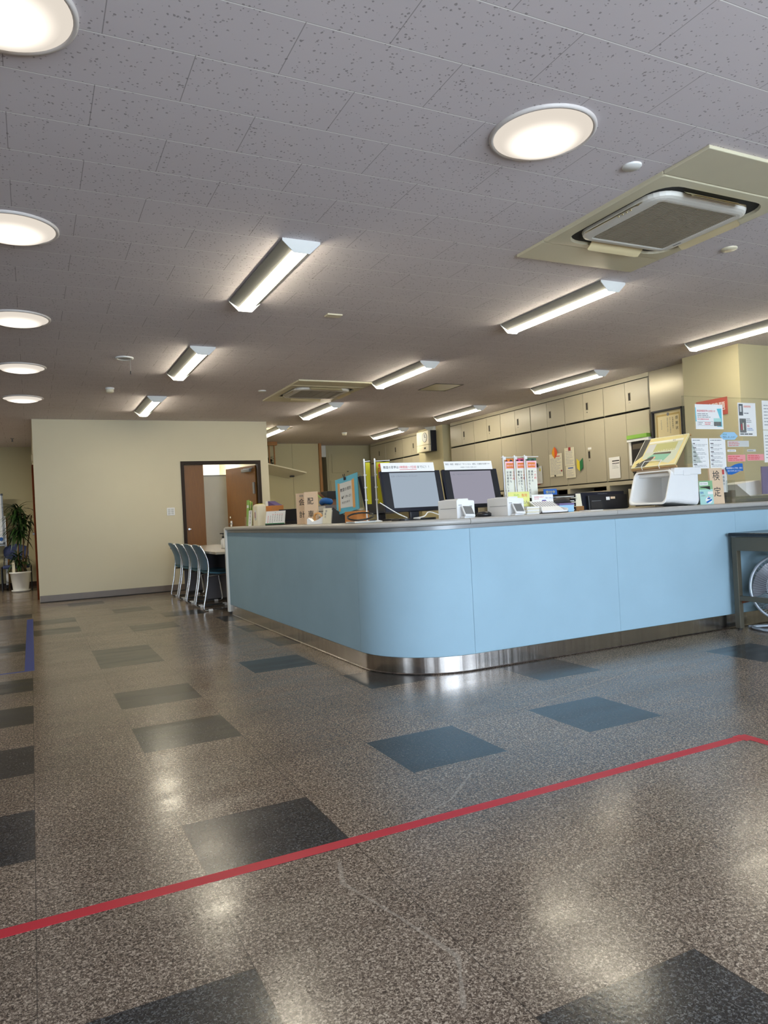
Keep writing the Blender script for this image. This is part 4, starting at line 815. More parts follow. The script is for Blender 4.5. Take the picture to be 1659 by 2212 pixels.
b = MB(); b.box((XP-0.014, 8.99, 1.635), (XP-0.002, 9.07, 1.66), 'soft_black', 0.003); b.cyl((XP-0.007, 9.03, 1.65), (XP-0.007, 9.03, 1.695), 0.02, 'soft_black', n=12); b.build('clip', t)
b = MB(); b.cyl((XP-0.006, 9.11, 1.365), (XP-0.006, 8.96, 1.372), 0.007, 'magnet_red', n=10); b.build('pen', t)
# certificate, noticeboard behind the bin
t = thing('certificate', 'framed award certificate leaning at the grey end panel', 'certificate', (7.03, 6.40, 1.70))
fr = MB(); y0, y1, z0, z1 = 6.18, 6.66, 1.70, 2.14
for q in (((7.03, y0, z0), (7.075, y0+0.025, z1)), ((7.03, y1-0.025, z0), (7.075, y1, z1)), ((7.03, y0, z0), (7.075, y1, z0+0.025)), ((7.03, y0, z1-0.025), (7.075, y1, z1))): fr.box(*q, 'navy_black', 0.003)
fr.box((7.065, y0, z0), (7.09, y1, z1), 'soft_black'); fr.build('frame', t)
b = MB(); s = Sheet(b, (7.06, y1-0.025, z0+0.025), (0, -1, 0), (0, 0, 1), 0.43, 0.39, 'gold_paper')
for q in ((0.03, 0.03, 0.40, 0.045), (0.03, 0.335, 0.40, 0.36), (0.03, 0.03, 0.05, 0.36), (0.38, 0.03, 0.40, 0.36)): s.rect(*q, 'gold')
s.poly([(0.215+0.02*math.cos(a*PI/6), 0.352+0.02*math.sin(a*PI/6)) for a in range(12)], 'ink_grey'); s.vtext('感謝状', 0.345, 0.315, 0.042, 'ink', 1.5)
s.vtext('交通安全協力', 0.285, 0.31, 0.022, 'ink', 1.1); s.vtext('長年にわたり交通安全', 0.245, 0.31, 0.018, 'ink_grey', 1.1); s.vtext('感謝の意を表します', 0.205, 0.31, 0.018, 'ink_grey', 1.1); s.vtext('平成年月日', 0.11, 0.29, 0.02, 'ink_grey', 1.2)
b.build('award_paper', t)
t = thing('framed_panel', 'black framed panel on the wall behind the yellow display card', 'frame', (7.03, 6.86, 1.40))
b = MB(); b.box((7.045, 6.685, 1.40), (7.08, 7.03, 1.80), 'soft_black', 0.004); b.build('frame', t)
b = MB(); b.box((7.04, 6.715, 1.43), (7.048, 7.0, 1.77), 'backing_olive'); b.build('backing', t)
b = MB(); b.box((7.0, 6.72, 1.835), (7.075, 7.06, 1.885), 'lime', 0.003); b.box((7.01, 6.70, 1.80), (7.075, 7.07, 1.835), 'white_plastic', 0.003); tag(b.build('green_box'), 'green and white strip box above the black framed panel', 'box')
b = MB(); b.box((7.05, 7.015, 1.50), (7.053, 7.075, 1.80), 'paper'); tag(b.build('paper_slip'), 'white paper slip hanging beside the black framed panel', 'paper')
s = MB(); s_ = Sheet(s, (6.862, 5.83, 1.93), (0, -1, 0), (0, 0, 1), 0.41, 0.19, 'poster_red', 0.002); s_.text('学科問題', 0.03, 0.06, 0.10, 'paper', width=0.35, bold=0.02); tag(s.build('red_poster'), 'red poster with white characters on the beige pillar', 'poster')

# wall clock box and wedge speaker on the rear pier
t = thing('wall_clock_box', 'cream wall box with a round dial and black side on the pier', 'clock', (6.9, 12.19, 2.19))
b = MB(); b.box((6.85, 11.96, 2.32), (6.90, 12.42, 2.585), 'cream_plastic', 0.006); b.box((6.845, 11.96, 2.19), (6.90, 12.42, 2.315), 'cream_plastic', 0.006); b.build('front_panel', t)
b = MB(); b.box((6.895, 11.95, 2.19), (7.02, 12.42, 2.585), 'navy_black', 0.004); b.build('case', t)
b = MB(); b.cyl((6.851, 12.10, 2.46), (6.846, 12.10, 2.46), 0.085, 'paper_grey', n=36); b.build('dial', t)
b = MB(); b.tube([(6.848, 12.10+0.087*math.cos(k*PI/18), 2.46+0.087*math.sin(k*PI/18)) for k in range(36)], 0.006, 'rail_grey', 6, closed=True); b.build('bezel', t)
b = MB(); b.box((6.842, 12.095, 2.46), (6.8455, 12.105, 2.52), 'ink'); b.box((6.842, 12.05, 2.455), (6.8455, 12.10, 2.463), 'ink'); b.build('hands', t)
b = MB(); b.box((6.84, 12.07, 2.24), (6.85, 12.13, 2.27), 'soft_black', 0.002); b.build('sensor_window', t)
b = MB(); b.add([(6.98, 11.96, 2.66), (7.02, 11.96, 2.66), (7.02, 11.96, 2.59), (6.88, 12.16, 2.66), (7.02, 12.16, 2.66), (7.02, 12.16, 2.56)], [(0, 1, 2), (5, 4, 3), (0, 2, 5, 3), (1, 4, 5, 2), (0, 3, 4, 1)], 'paper_grey'); tag(b.build('wedge_speaker'), 'small grey wedge at the ceiling above the wall clock box', 'speaker')

# ------------------------------------------------------------------ things standing on the counter: left arm (edge runs along y)
ZT = 0.9755
def card(O, R, U, w_, h_, mt='paper', th=0.0015): return Sheet(MB(), O, R, U, w_, h_, mt, th)
def stand(x, y, wd, dp, hgt, label, chars, extra=None, tilt=0.0):
    """free standing beige tag facing the walkway (-x), characters stacked top to bottom."""
    t = thing('name_stand', label, 'sign', (x, y, ZT), 'beige name stands on the counter')
    dirx = Vector((math.sin(tilt), -math.cos(tilt), 0)); nx = Vector((-math.cos(tilt), -math.sin(tilt), 0))
    O = Vector((x, y, ZT)) - dirx*wd/2
    b = MB(); s = Sheet(b, O, dirx, (0, 0, 1), wd, hgt, 'tag_beige', dp)
    for i, ch in enumerate(chars): s.text(ch, wd/2, hgt*(0.63-0.40*i), hgt*0.23, 'ink', bold=0.03, align='c')
    if extra: s.text(extra, wd*0.5, hgt*0.89, hgt*0.075, 'ink_grey', align='c')
    b.build('face', t)
    b = MB(); c = O+dirx*wd/2-nx*0.03; b.box((c.x-0.03, c.y-wd*0.35, ZT), (c.x+0.03, c.y+wd*0.35, ZT+0.012), 'tag_beige', 0.003); b.build('base', t)
    return t
TL = math.radians(38)
# tags face towards the camera; rotated between the walkway and the front
stand(2.14, 6.02, 0.115, 0.022, 0.272, 'beige stand with two black characters, half hidden behind the other stand', '会計', '総務', TL)
stand(2.12, 5.745, 0.122, 0.024, 0.272, 'front beige stand lettered for car dispatch on the counter', '配車', None, TL)
# pamphlets in a clear rack
t = thing('pamphlet_rack', 'clear rack with lime green pamphlets at the far counter end', 'pamphlet rack', (2.2, 7.72, ZT))
b = MB(); b.box((2.09, 7.60, ZT), (2.19, 7.74, ZT+0.004), 'acrylic_edge'); b.box((2.09, 7.60, ZT), (2.093, 7.74, ZT+0.10), 'acrylic'); b.box((2.17, 7.60, ZT), (2.174, 7.74, ZT+0.16), 'acrylic'); b.build('holder', t)
for k, mt in enumerate(('lime', 'paper_yellow', 'lime')):
    s = card((2.10+k*0.014, 7.72-k*0.01, ZT+0.005), (0, -1, 0), (0.06, 0, 1), 0.10, 0.275-k*0.01, mt, 0.003); s.rect(0.012, 0.19, 0.085, 0.22, 'paper'); s.mb.build('pamphlet', t)
s = card((2.06, 7.50, ZT), (0.1, -1, 0), (0.10, -0.10, 1), 0.09, 0.165, 'paper', 0.003); s.vtext('運転免許', 0.05, 0.155, 0.034, 'ink_grey'); tag(s.mb.build('leaning_card'), 'white leaning card with small characters before the green pamphlets', 'card')
# cream dispenser and boxes
t = thing('air_purifier', 'cream upright appliance with rounded top beside the orange box', 'appliance', (2.14, 7.28, ZT))
b = MB(); b.loft([[(2.08+u, 7.28+v, ZT+zz) for u, v in rrect(0.045, 0, hx, hy, 0.02)] for zz, hx, hy in ((0.0, 0.05, 0.088), (0.19, 0.05, 0.084), (0.212, 0.045, 0.076), (0.222, 0.03, 0.06))], 'cream_plastic'); b.build('case', t)
b = MB(); b.lathe([(0.03, 0.0), (0.028, 0.004), (0.0005, 0.004)], (0, 0, 0), 'paper_grey', 24, M=Matrix.Translation((2.076, 7.26, ZT+0.11)) @ Matrix.Rotation(-PI/2, 4, 'Y') @ Matrix.Scale(1.9, 4, (1, 0, 0))); b.build('dial', t)
b = MB(); b.box((2.069, 7.255, ZT+0.08), (2.0725, 7.268, ZT+0.14), 'magnet_red'); b.build('pointer', t)
b = MB(); b.box((2.10, 7.22, ZT+0.2225), (2.15, 7.30, ZT+0.226), 'flag_yellow'); b.build('sticker', t)
b = MB(); b.box((2.23, 7.20, ZT), (2.36, 7.43, ZT+0.20), 'box_orange', 0.003); tag(b.build('cardboard_box'), 'plain orange brown cardboard box behind the desk calendar', 'box')
t = thing('tissue_box', 'purple and white small box tipped over on the orange box', 'box', (2.29, 7.32, ZT+0.20))
M = RZ(2.29, 7.33, ZT+0.201, 0.3) @ Matrix.Scale(0.8, 4); b = MB(M); b.add([(-0.05, -0.13, 0), (0.06, -0.13, 0), (0.06, 0.04, 0), (-0.05, 0.04, 0), (-0.05, -0.09, 0.012), (0.06, -0.09, 0.012), (0.06, 0.045, 0.062), (-0.05, 0.045, 0.062)], [(0, 3, 2, 1), (4, 5, 6, 7), (0, 1, 5, 4), (1, 2, 6, 5), (2, 3, 7, 6), (3, 0, 4, 7)], 'purple_dark'); b.build('carton', t)
b = MB(M); b.box((-0.052, 0.045, 0.0), (0.058, 0.10, 0.06), 'paper', 0.004); b.build('end_flap', t)
s = card((2.12, 6.99, ZT), (0.1, -1, 0), (0.08, 0, 1), 0.07, 0.12, 'paper', 0.004); s.lines(0.01, 0.02, 0.06, 0.10, 5, 'ink_light', 0.3, 4); tag(s.mb.build('paper_slip'), 'narrow white slip between the cream appliance and the calendar', 'paper')
t = thing('desk_calendar', 'white tent desk calendar on a dark green base', 'calendar', (2.16, 6.74, ZT))
dv = Vector((math.sin(0.55), -math.cos(0.55), 0)); O = Vector((2.06, 6.88, ZT+0.012))
b = MB(); s = Sheet(b, O, dv, (0.16, 0.1, 1), 0.245, 0.128, 'paper', 0.002); s.text('4', 0.115, 0.108, 0.014, 'ink')
for j in range(6):
    for i in range(7):
        if (j == 0 and i < 2) or (j == 5 and i > 2): continue
        s.rect(0.028+i*0.029, 0.09-j*0.0155, 0.036+i*0.029, 0.097-j*0.0155, 'ink_red' if i == 0 or j == 0 else 'ink_grey')
s.rect(0.0, 0.0, 0.245, 0.008, 'mark_green'); b.build('page', t)
b = MB(); bk = O+Vector((0.09, 0.06, 0)); b.add([tuple(O-Vector((0, 0, .012))), tuple(O+dv*0.245-Vector((0, 0, .012))), tuple(bk+dv*0.245-Vector((0, 0, .012))), tuple(bk-Vector((0, 0, .012))), tuple(O), tuple(O+dv*0.245), tuple(bk+dv*0.245), tuple(bk)], [(3, 2, 1, 0), (4, 5, 6, 7), (0, 1, 5, 4), (1, 2, 6, 5), (2, 3, 7, 6), (3, 0, 4, 7)], 'soft_black'); b.build('base', t)
def monitor(c, yaw, tilt, w_, h_, label, sc=None, sw=None, back=False, text=None, base=True, drop=0.06):
    """flat display: c = centre of its lower edge; yaw 0 looks along -y."""
    t = thing('computer_monitor', label, 'monitor', (c[0], c[1], ZT)); M = RZ(c[0], c[1], c[2], yaw) @ Matrix.Rotation(-tilt, 4, 'X')
    if back: M = RZ(c[0], c[1], c[2], yaw+PI) @ Matrix.Rotation(-tilt, 4, 'X')
    b = MB(M); b.box((-w_/2, 0, 0), (w_/2, 0.028, h_), 'navy_black', 0.004); b.box((-w_/2+0.012, -0.001, 0.022), (w_/2-0.012, 0.004, h_-0.012), 'black_plastic'); cs = b.build('case', t)
    b = MB(M); b.box((-w_*0.33, 0.026, h_*0.18), (w_*0.33, 0.052, h_*0.72), 'black_plastic', 0.012); b.box((-0.05, 0.05, h_*0.2), (0.05, 0.075, h_*0.6), 'black_plastic', 0.006); bk_ = b.build('rear_cover', t)
    if sc:
        b = MB(M); s = Sheet(b, (-w_/2+sw[0], -0.002, 0.026), (1, 0, 0), (0, 0, 1), sw[1], h_-0.042, sc, 0.001); s.text(text, 0.012, h_-0.042-0.030, 0.014, 'ink_grey', width=sw[1]*0.56, bold=0.0); b.build('screen', t)
    if base:
        zb = ZT-c[2]; b = MB(RZ(c[0], c[1], c[2], yaw)); b.box((-0.035, 0.03, zb+0.012), (0.035, 0.06, 0.10), 'navy_black', 0.004); b.build('neck', t)
        b = MB(RZ(c[0], c[1], c[2], yaw)); b.prism(rrect(0, 0.05, 0.145, 0.10, 0.05), zb, zb+0.014, 'black_plastic'); b.build('base', t)
    return t
# small monitor standing by the calendar on the left arm
mf = monitor((2.38, 6.92, ZT+0.03), math.radians(-62), 0.10, 0.46, 0.125, 'dark low monitor between the desk calendar and the beige stands', base=False)
b = MB(RZ(2.38, 6.92, ZT, math.radians(-62))); b.box((-0.12, -0.02, 0), (0.12, 0.07, 0.032), 'black_plastic', 0.004); b.build('foot', mf)
# tape dispenser
t = thing('tape_dispenser', 'white desk tape dispenser with a tan roll before the car dispatch stand', 'tape dispenser', (2.10, 5.50, ZT))
M = RZ(2.10, 5.53, ZT, math.radians(-52)) @ Matrix.Scale(0.72, 4); b = MB(M); b.loft([[(x_, y_, z_) for x_, z_ in ((-0.13, 0.0), (0.11, 0.0), (0.11, 0.075), (0.075, 0.085), (0.04, 0.06), (0.0, 0.045), (-0.06, 0.03), (-0.11, 0.072), (-0.13, 0.06))] for y_ in (-0.03, 0.03)], 'white_plastic', smooth=False); b.build('body', t)
b = MB(M); P = [(0.055*math.cos(a*PI/16)+0.0, 0.052*math.sin(a*PI/16)) for a in range(32)]
b.loft([[(r_*p[0]/0.055, y_, 0.075+r_*p[1]/0.052) for p in P] for r_, y_ in ((0.042, -0.016), (0.056, -0.016), (0.056, 0.016), (0.042, 0.016), (0.042, -0.016))], 'tape_tan', cap=False); b.build('tape_roll', t)
# grey drawer box, open folder, tent card
t = thing('drawer_box', 'small grey drawer box behind the car dispatch stand', 'drawer box', (2.36, 5.92, ZT))
b = MB(); b.box((2.27, 5.78, ZT), (2.46, 6.06, ZT+0.155), 'desk_grey', 0.004); b.build('case', t)
for k in range(3):
    b = MB(); b.box((2.262, 5.79, ZT+0.01+k*0.048), (2.272, 6.05, ZT+0.052+k*0.048), 'paper_grey', 0.002); b.build('drawer', t)
t = thing('open_folder', 'brown folder with lime edge propped open above the drawer box', 'folder', (2.42, 6.05, ZT+0.155))
b = MB(); A = Vector((2.36, 6.26, 1.262)); B_ = Vector((2.36, 5.92, 1.135)); w_ = Vector((0.22, 0.0, -0.005)); n_ = Vector((0, 0, -0.012))
b.loft([[tuple(A), tuple(B_), tuple(B_+n_), tuple(A+n_)], [tuple(A+w_), tuple(B_+w_), tuple(B_+w_+n_), tuple(A+w_+n_)]], 'tan_board', smooth=False); b.build('cover', t)
b = MB(); b.tube([tuple(A+Vector((-0.003, 0.0, -0.003))), tuple(B_+Vector((-0.003, 0, -0.003)))], 0.007, 'lime', 6); b.build('edge_strip', t)
b = MB(); b.box((2.40, 6.06, ZT+0.156), (2.55, 6.22, ZT+0.285), 'soft_black', 0.003); b.build('inner_block', t)
b = MB(); b.tube([(2.32, 5.99, ZT+0.185), (2.30, 5.90, ZT+0.20), (2.33, 5.83, ZT+0.185), (2.36, 5.90, ZT+0.185)], 0.027, 'deep_blue', 10, round_=0.06); tag(b.build('cloth_bundle'), 'crumpled blue bundle on top of the grey drawer box', 'cloth')
t = thing('tent_card', 'cream tent card with black side on the left counter arm', 'card', (2.16, 5.32, ZT))
s = card((2.10, 5.44, ZT), (0.35, -1, 0), (0.16, 0, 1), 0.10, 0.125, 'paper_cream', 0.003); s.vtext('御案内', 0.03, 0.112, 0.022, 'ink_grey'); s.mb.build('front_leaf', t)
b = MB(); b.add([(2.14, 5.34, ZT), (2.155, 5.34, ZT+0.125), (2.30, 5.22, ZT), (2.29, 5.30, ZT), (2.165, 5.345, ZT+0.125)], [(0, 2, 1), (1, 2, 3, 4), (0, 1, 4, 3), (0, 3, 2)], 'soft_black'); b.build('side', t)
b = MB(); b.box((2.22, 5.46, ZT), (2.46, 5.70, ZT+0.10), 'paper_grey', 0.004); b.box((2.25, 5.40, ZT+0.1005), (2.45, 5.62, ZT+0.108), 'paper'); tag(b.build('paper_stack'), 'white loose papers piled behind the tape dispenser', 'papers')
# blue clip board notice on a wooden block
b = MB(); b.box((2.12, 4.80, ZT), (2.22, 5.02, ZT+0.085), 'box_orange', 0.003); tag(b.build('wooden_block'), 'wooden block under the cyan notice board', 'block')
t = thing('notice_clipboard', 'cyan board with a taped white notice leaning on the wooden block', 'clipboard', (2.16, 5.10, ZT+0.06))
dr = Vector((0.06, -0.42, 0.05)); O = Vector((2.19, 5.34, 1.04)); 
b = MB(); s = Sheet(b, O, dr, (0.05, 0.05, 1), 0.335, 0.28, 'cyan_board', 0.006)
s.poly([(0.055, 0.045), (0.255, 0.03), (0.262, 0.235), (0.06, 0.24)], 'paper_grey')
s.poly([(0.03, 0.025), (0.062, 0.02), (0.068, 0.24), (0.036, 0.248)], 'tape_tan'); s.poly([(0.25, 0.02), (0.285, 0.02), (0.288, 0.245), (0.25, 0.24)], 'tape_tan')
s.text('教習の規則', 0.155, 0.172, 0.03, 'ink', width=0.165, bold=0.02, align='c'); s.text('№ 19~21', 0.16, 0.115, 0.027, 'ink', width=0.14, bold=0.02, align='c'); s.text('教習生番号', 0.15, 0.075, 0.018, 'ink_grey', width=0.12, align='c')
b.build('board', t)
b = MB(s.frame()); b.tube([(0.15, 0.265, 0.004), (0.145, 0.30, 0.012)], 0.003, 'soft_black', 6); b.tube([(0.16, 0.265, 0.004), (0.17, 0.30, 0.012)], 0.003, 'soft_black', 6); b.box((0.14, 0.255, -0.008), (0.17, 0.275, 0.006), 'soft_black', 0.002); b.build('clip', t)
b = MB(s.frame()); b.box((0.31, 0.012, -0.03), (0.345, 0.262, -0.006), 'acrylic_edge'); b.build('sleeve', t)
# cable loop and mouse like lump
b = MB(); b.tube([(2.07+0.09*math.cos(a*PI/10), 4.62+0.10*math.sin(a*PI/10), ZT+0.045+0.025*math.sin(a*PI/10+0.6)) for a in range(20)], 0.006, 'cable_black', 8, closed=True); tag(b.build('cable_loop', None, (2.07, 4.62, ZT)), 'black cable loop lying on the counter beside the yellow banners', 'cable')
b = MB(); b.box((1.99, 4.54, ZT), (2.15, 4.70, ZT+0.012), 'paper_grey', 0.003); tag(b.build('paper_stack'), 'flat grey paper pile under the black cable loop', 'papers')
# the pair of yellow banners on white poles
for (x, y, hh, wd, lab) in ((2.175, 4.74, 0.445, 0.035, 'slim yellow mini banner on the left white pole'), (2.245, 4.71, 0.445, 0.11, 'yellow mini banner with red circle on the second white pole')):
    t = thing('mini_banner', lab, 'banner', (x, y, ZT), 'yellow mini banners on the left counter arm')
    b = MB(); b.lathe([(0.0005, 0), (0.033, 0.0), (0.033, 0.006), (0.012, 0.012)], (x, y, ZT), 'white_plastic', 24); b.build('foot', t)
    b = MB(); b.tube([(x, y, ZT+0.004), (x-0.002, y, ZT+hh)], 0.006, 'white_tube', 8); b.cyl((x-0.002, y, ZT+hh), (x-0.002, y, ZT+hh+0.012), 0.008, 'white_plastic', r2=0.004, n=12); b.build('pole', t)
    b = MB(); b.tube([(x-0.006, y, ZT+hh-0.008), (x+wd+0.01, y, ZT+hh-0.004)], 0.0028, 'white_tube', 6); b.build('cross_rod', t)
    s = card((x+0.008, y-0.002, ZT+hh-0.315), (1, 0.02, 0), (-0.02, 0, 1), wd, 0.30, 'flag_yellow', 0.001)
    if wd > 0.05:
        s.poly([(0.03+0.014*math.cos(a*PI/8), 0.275+0.014*math.sin(a*PI/8)) for a in range(16)], 'mark_orange'); s.rect(0.014, 0.183, 0.046, 0.258, 'ink_red'); s.vtext('安全', 0.03, 0.255, 0.03, 'flag_yellow'); s.vtext('交通安全', 0.05, 0.15, 0.032, 'mark_orange')
    s.mb.build('flag', t)
    for q in (0.09, 0.18, 0.27):
        b = MB(); b.box((x-0.009, y-0.004, ZT+hh-0.02-q), (x+0.012, y+0.004, ZT+hh-0.01-q), 'white_plastic', 0.002); b.build('flag_ring', t)

# ------------------------------------------------------------------ front arm
monitor((2.44, 4.98, 1.035), math.radians(20), math.radians(14), 0.36, 0.30, 'black monitor seen edge on behind the yellow mini banner', base=True, back=False)
M1 = monitor((2.415, 4.43, 1.040), 0.0, math.radians(13), 0.475, 0.293, 'left reception monitor with a pale blue screen under a white sign', 'screen_cool', (0.068, 0.362), text='ICカードをスキャンしてください')
M2 = monitor((2.935, 4.47, 1.045), 0.0, math.radians(13), 0.475, 0.293, 'right reception monitor with a lilac screen under a white sign', 'screen_lilac', (0.062, 0.355), text='ICカードをスキャンしてください')
s = card((2.18, 4.475, 1.318), (1, 0, 0), (0, 0.23, 1), 0.42, 0.064, 'paper', 0.002)
s.text('教習の変更は', 0.018, 0.024, 0.021, 'ink', width=0.118, bold=0.01); s.text('1時間前〜7日前', 0.142, 0.024, 0.021, 'ink_red', width=0.135, bold=0.01); s.rect(0.142, 0.013, 0.277, 0.016, 'ink_red'); s.text('までに！！', 0.284, 0.024, 0.021, 'ink', width=0.095, bold=0.01)
tag(s.mb.build('monitor_sign'), 'white sign strip with red words on top of the left monitor', 'sign')
s = card((2.71, 4.515, 1.325), (1, 0, 0), (0, 0.23, 1), 0.415, 0.064, 'paper', 0.002)
s.text('教習・検定・検査など「キャンセル・遅刻」も連絡が必要です！', 0.012, 0.037, 0.014, 'ink', width=0.385, bold=0.0); s.text('お電話にてお知らせ願います', 0.135, 0.014, 0.011, 'ink_grey', width=0.14, bold=0.0)
tag(s.mb.build('monitor_sign'), 'white sign strip with two black lines on top of the right monitor', 'sign')
def reader(x, y, label):
    t = thing('card_reader', label, 'card reader', (x, y, ZT), 'white card readers on the counter'); z = ZT
    b = MB(); b.loft([[(x+u, yy, z+zz) for u, zz in ((0, 0), (0.135, 0), (0.135, 0.112-0.05*abs(yy-y-0.12)), (0.13, 0.120-0.05*abs(yy-y-0.12)), (0.005, 0.128-0.05*abs(yy-y-0.12)), (0, 0.120-0.05*abs(yy-y-0.12)))] for yy in (y, y+0.05, y+0.12, y+0.19, y+0.24)], 'white_plastic', smooth=False); b.build('body', t)
    b = MB(); b.box((x+0.03, y+0.03, z+0.110), (x+0.11, y+0.20, z+0.129), 'white_paint', 0.004); b.build('top_cover', t)
    b = MB(); b.box((x-0.0015, y+0.01, z+0.065), (x+0.001, y+0.21, z+0.0675), 'ink_grey'); b.build('seam', t)
    b = MB(); b.box((x+0.095, y-0.004, z+0.062), (x+0.115, y+0.001, z+0.080), 'soft_black', 0.002); b.build('slot', t)
    s_ = Sheet(MB(), (x+0.01, y-0.0005, z+0.082), (1, 0, 0), (0, 0, 1), 0.03, 0.008, 'white_plastic', 0.0002); s_.rect(0.002, 0.002, 0.028, 0.006, 'ink_grey'); s_.mb.build('label', t)
    M = Matrix.Translation((x+0.018, y-0.062, z+0.008)) @ Matrix.Rotation(math.radians(52), 4, 'X') @ Matrix.Rotation(math.radians(-4), 4, 'Z')
    b = MB(M); b.box((0, 0, 0), (0.075, 0.085, 0.014), 'white_plastic', 0.004); kp = b.build('keypad_unit', t)
    b = MB(M); b.box((0.006, 0.014, 0.0135), (0.069, 0.079, 0.0155), 'rail_grey', 0.001); sub(b, 'display', kp)
    b = MB(); b.box((x+0.02, y-0.055, z), (x+0.09, y-0.005, z+0.012), 'white_plastic', 0.003); b.build('cradle', t)
    return t
r0_ = reader(2.495, 4.03, 'left white card reader before the pale blue monitor'); dup(r0_, (2.895, 4.03, ZT), 'right white card reader before the lilac monitor')
b = MB(); b.tube([(2.47, 4.22, ZT+0.03), (2.42, 4.28, ZT+0.06), (2.36, 4.22, ZT+0.02), (2.30, 4.30, ZT+0.015), (2.40, 4.36, ZT+0.01)], 0.004, 'cable_white', 6, round_=0.05); tag(b.build('reader_cable', None, (2.4, 4.25, ZT)), 'white cable curling left of the left card reader', 'cable')
b = MB(); b.tube([(2.30, 4.36, ZT+0.02), (2.22, 4.34, ZT+0.05), (2.12, 4.40, ZT+0.13)], 0.0035, 'cable_white', 6, round_=0.05); tag(b.build('reader_cable', None, (2.22, 4.36, ZT)), 'thin white cable under the left monitor by the yellow banner', 'cable')
b = MB(); b.lathe([(0.0005, 0), (0.05, 0), (0.052, 0.022), (0.035, 0.034), (0.0005, 0.036)], (2.83, 4.22, ZT), 'black_plastic', 24); tag(b.build('stamp_pad'), 'round black pad between the two card readers', 'pad')
# three white mini banners with pedestrian slogans
BX = ((3.245, 4.54, 0.09, 'orange', '三の約', '横断中も', '安全確認をしよう', 'leftmost of the three white slogan banners, orange top'),
      (3.335, 4.52, 0.082, 'magenta', '二の約', '安全確認をしてから', '横断しよう', 'middle one of the three white slogan banners, pink top'),
      (3.415, 4.50, 0.095, 'flag_green', '一の約', '横断する', '意思表示をしよう', 'rightmost of the three white slogan banners, green top'))
for (x, y, wd, mt, h1, h2, h3, lab) in BX:
    t = thing('slogan_banner', lab, 'banner', (x, y, ZT), 'white slogan banners behind the right card reader')
    b = MB(); b.lathe([(0.0005, 0), (0.038, 0.0), (0.038, 0.006), (0.01, 0.012)], (x, y, ZT), 'white_plastic', 24); b.build('foot', t)
    b = MB(); b.tube([(x, y, ZT+0.004), (x-0.003, y, ZT+0.45)], 0.006, 'white_tube', 8); b.build('pole', t)
    b = MB(); b.tube([(x-0.025, y-0.004, ZT+0.438), (x+wd+0.03, y-0.004, ZT+0.436)], 0.003, 'white_tube', 6); b.build('cross_rod', t)
    s = card((x+0.008, y-0.006, ZT+0.120), (1, 0, 0), (0, 0, 1), wd, 0.305, 'flag_cream', 0.001)
    s.rect(0, 0.285, wd, 0.305, mt); s.poly([(0, 0.285), (wd*.3, 0.285), (wd*.2, 0.299), (wd*.08, 0.293)], 'ink'); s.poly([(wd*.45, 0.285), (wd*.8, 0.285), (wd*.75, 0.296), (wd*.55, 0.3)], 'ink')
    s.rect(0.004, 0.228, wd-0.002, 0.285, 'flag_pink'); s.rect(0.012, 0.234, wd-0.012, 0.272, 'orange'); s.text('横断歩道', wd/2, 0.246, 0.018, 'flag_pink', width=wd*0.66, align='c')
    s.vtext(h1, wd*0.82, 0.212, 0.021, 'ink_red', 1.15); s.vtext(h2, wd*0.52, 0.212, 0.020, 'ink', 1.15); s.vtext(h3, wd*0.22, 0.212, 0.020, 'ink', 1.15); s.rect(wd*0.2, 0.012, wd*0.9, 0.014, 'ink_grey')
    s.mb.build('flag', t)
    b = MB(); b.box((x-0.006, y-0.01, ZT+0.418), (x+0.018, y+0.004, ZT+0.442), 'white_plastic', 0.003); b.build('flag_ring', t)
t = thing('memo_stand', 'yellow handwritten memo in a clear stand behind the right card reader', 'memo', (3.13, 4.24, ZT))
s = card((3.045, 4.22, ZT+0.055), (1, 0, 0), (-0.10, 0.05, 1), 0.185, 0.108, 'paper_yellow', 0.002); s.text('予約', 0.045, 0.072, 0.026, 'lime', bold=0.0); s.text('専用', 0.115, 0.072, 0.026, 'mark_orange', bold=0.0); s.text('2人', 0.125, 0.022, 0.03, 'ink_grey', bold=0.0); s.mb.build('memo', t)
b = MB(); b.box((3.03, 4.225, ZT), (3.25, 4.232, ZT+0.18), 'acrylic'); b.box((3.03, 4.19, ZT), (3.25, 4.26, ZT+0.004), 'acrylic_edge'); b.build('clear_stand', t)
t = thing('form_stack', 'pile of cream forms right of the right card reader', 'forms', (3.14, 4.25, ZT))
for k in range(5):
    b = MB(RZ(3.125, 4.115, ZT+k*0.0105, 0.03*(k % 3-1))); b.box((-0.05, -0.06, 0.0), (0.055, 0.06, 0.0095), 'paper_cream' if k % 2 else 'paper', 0.001); b.build('form_pad', t)
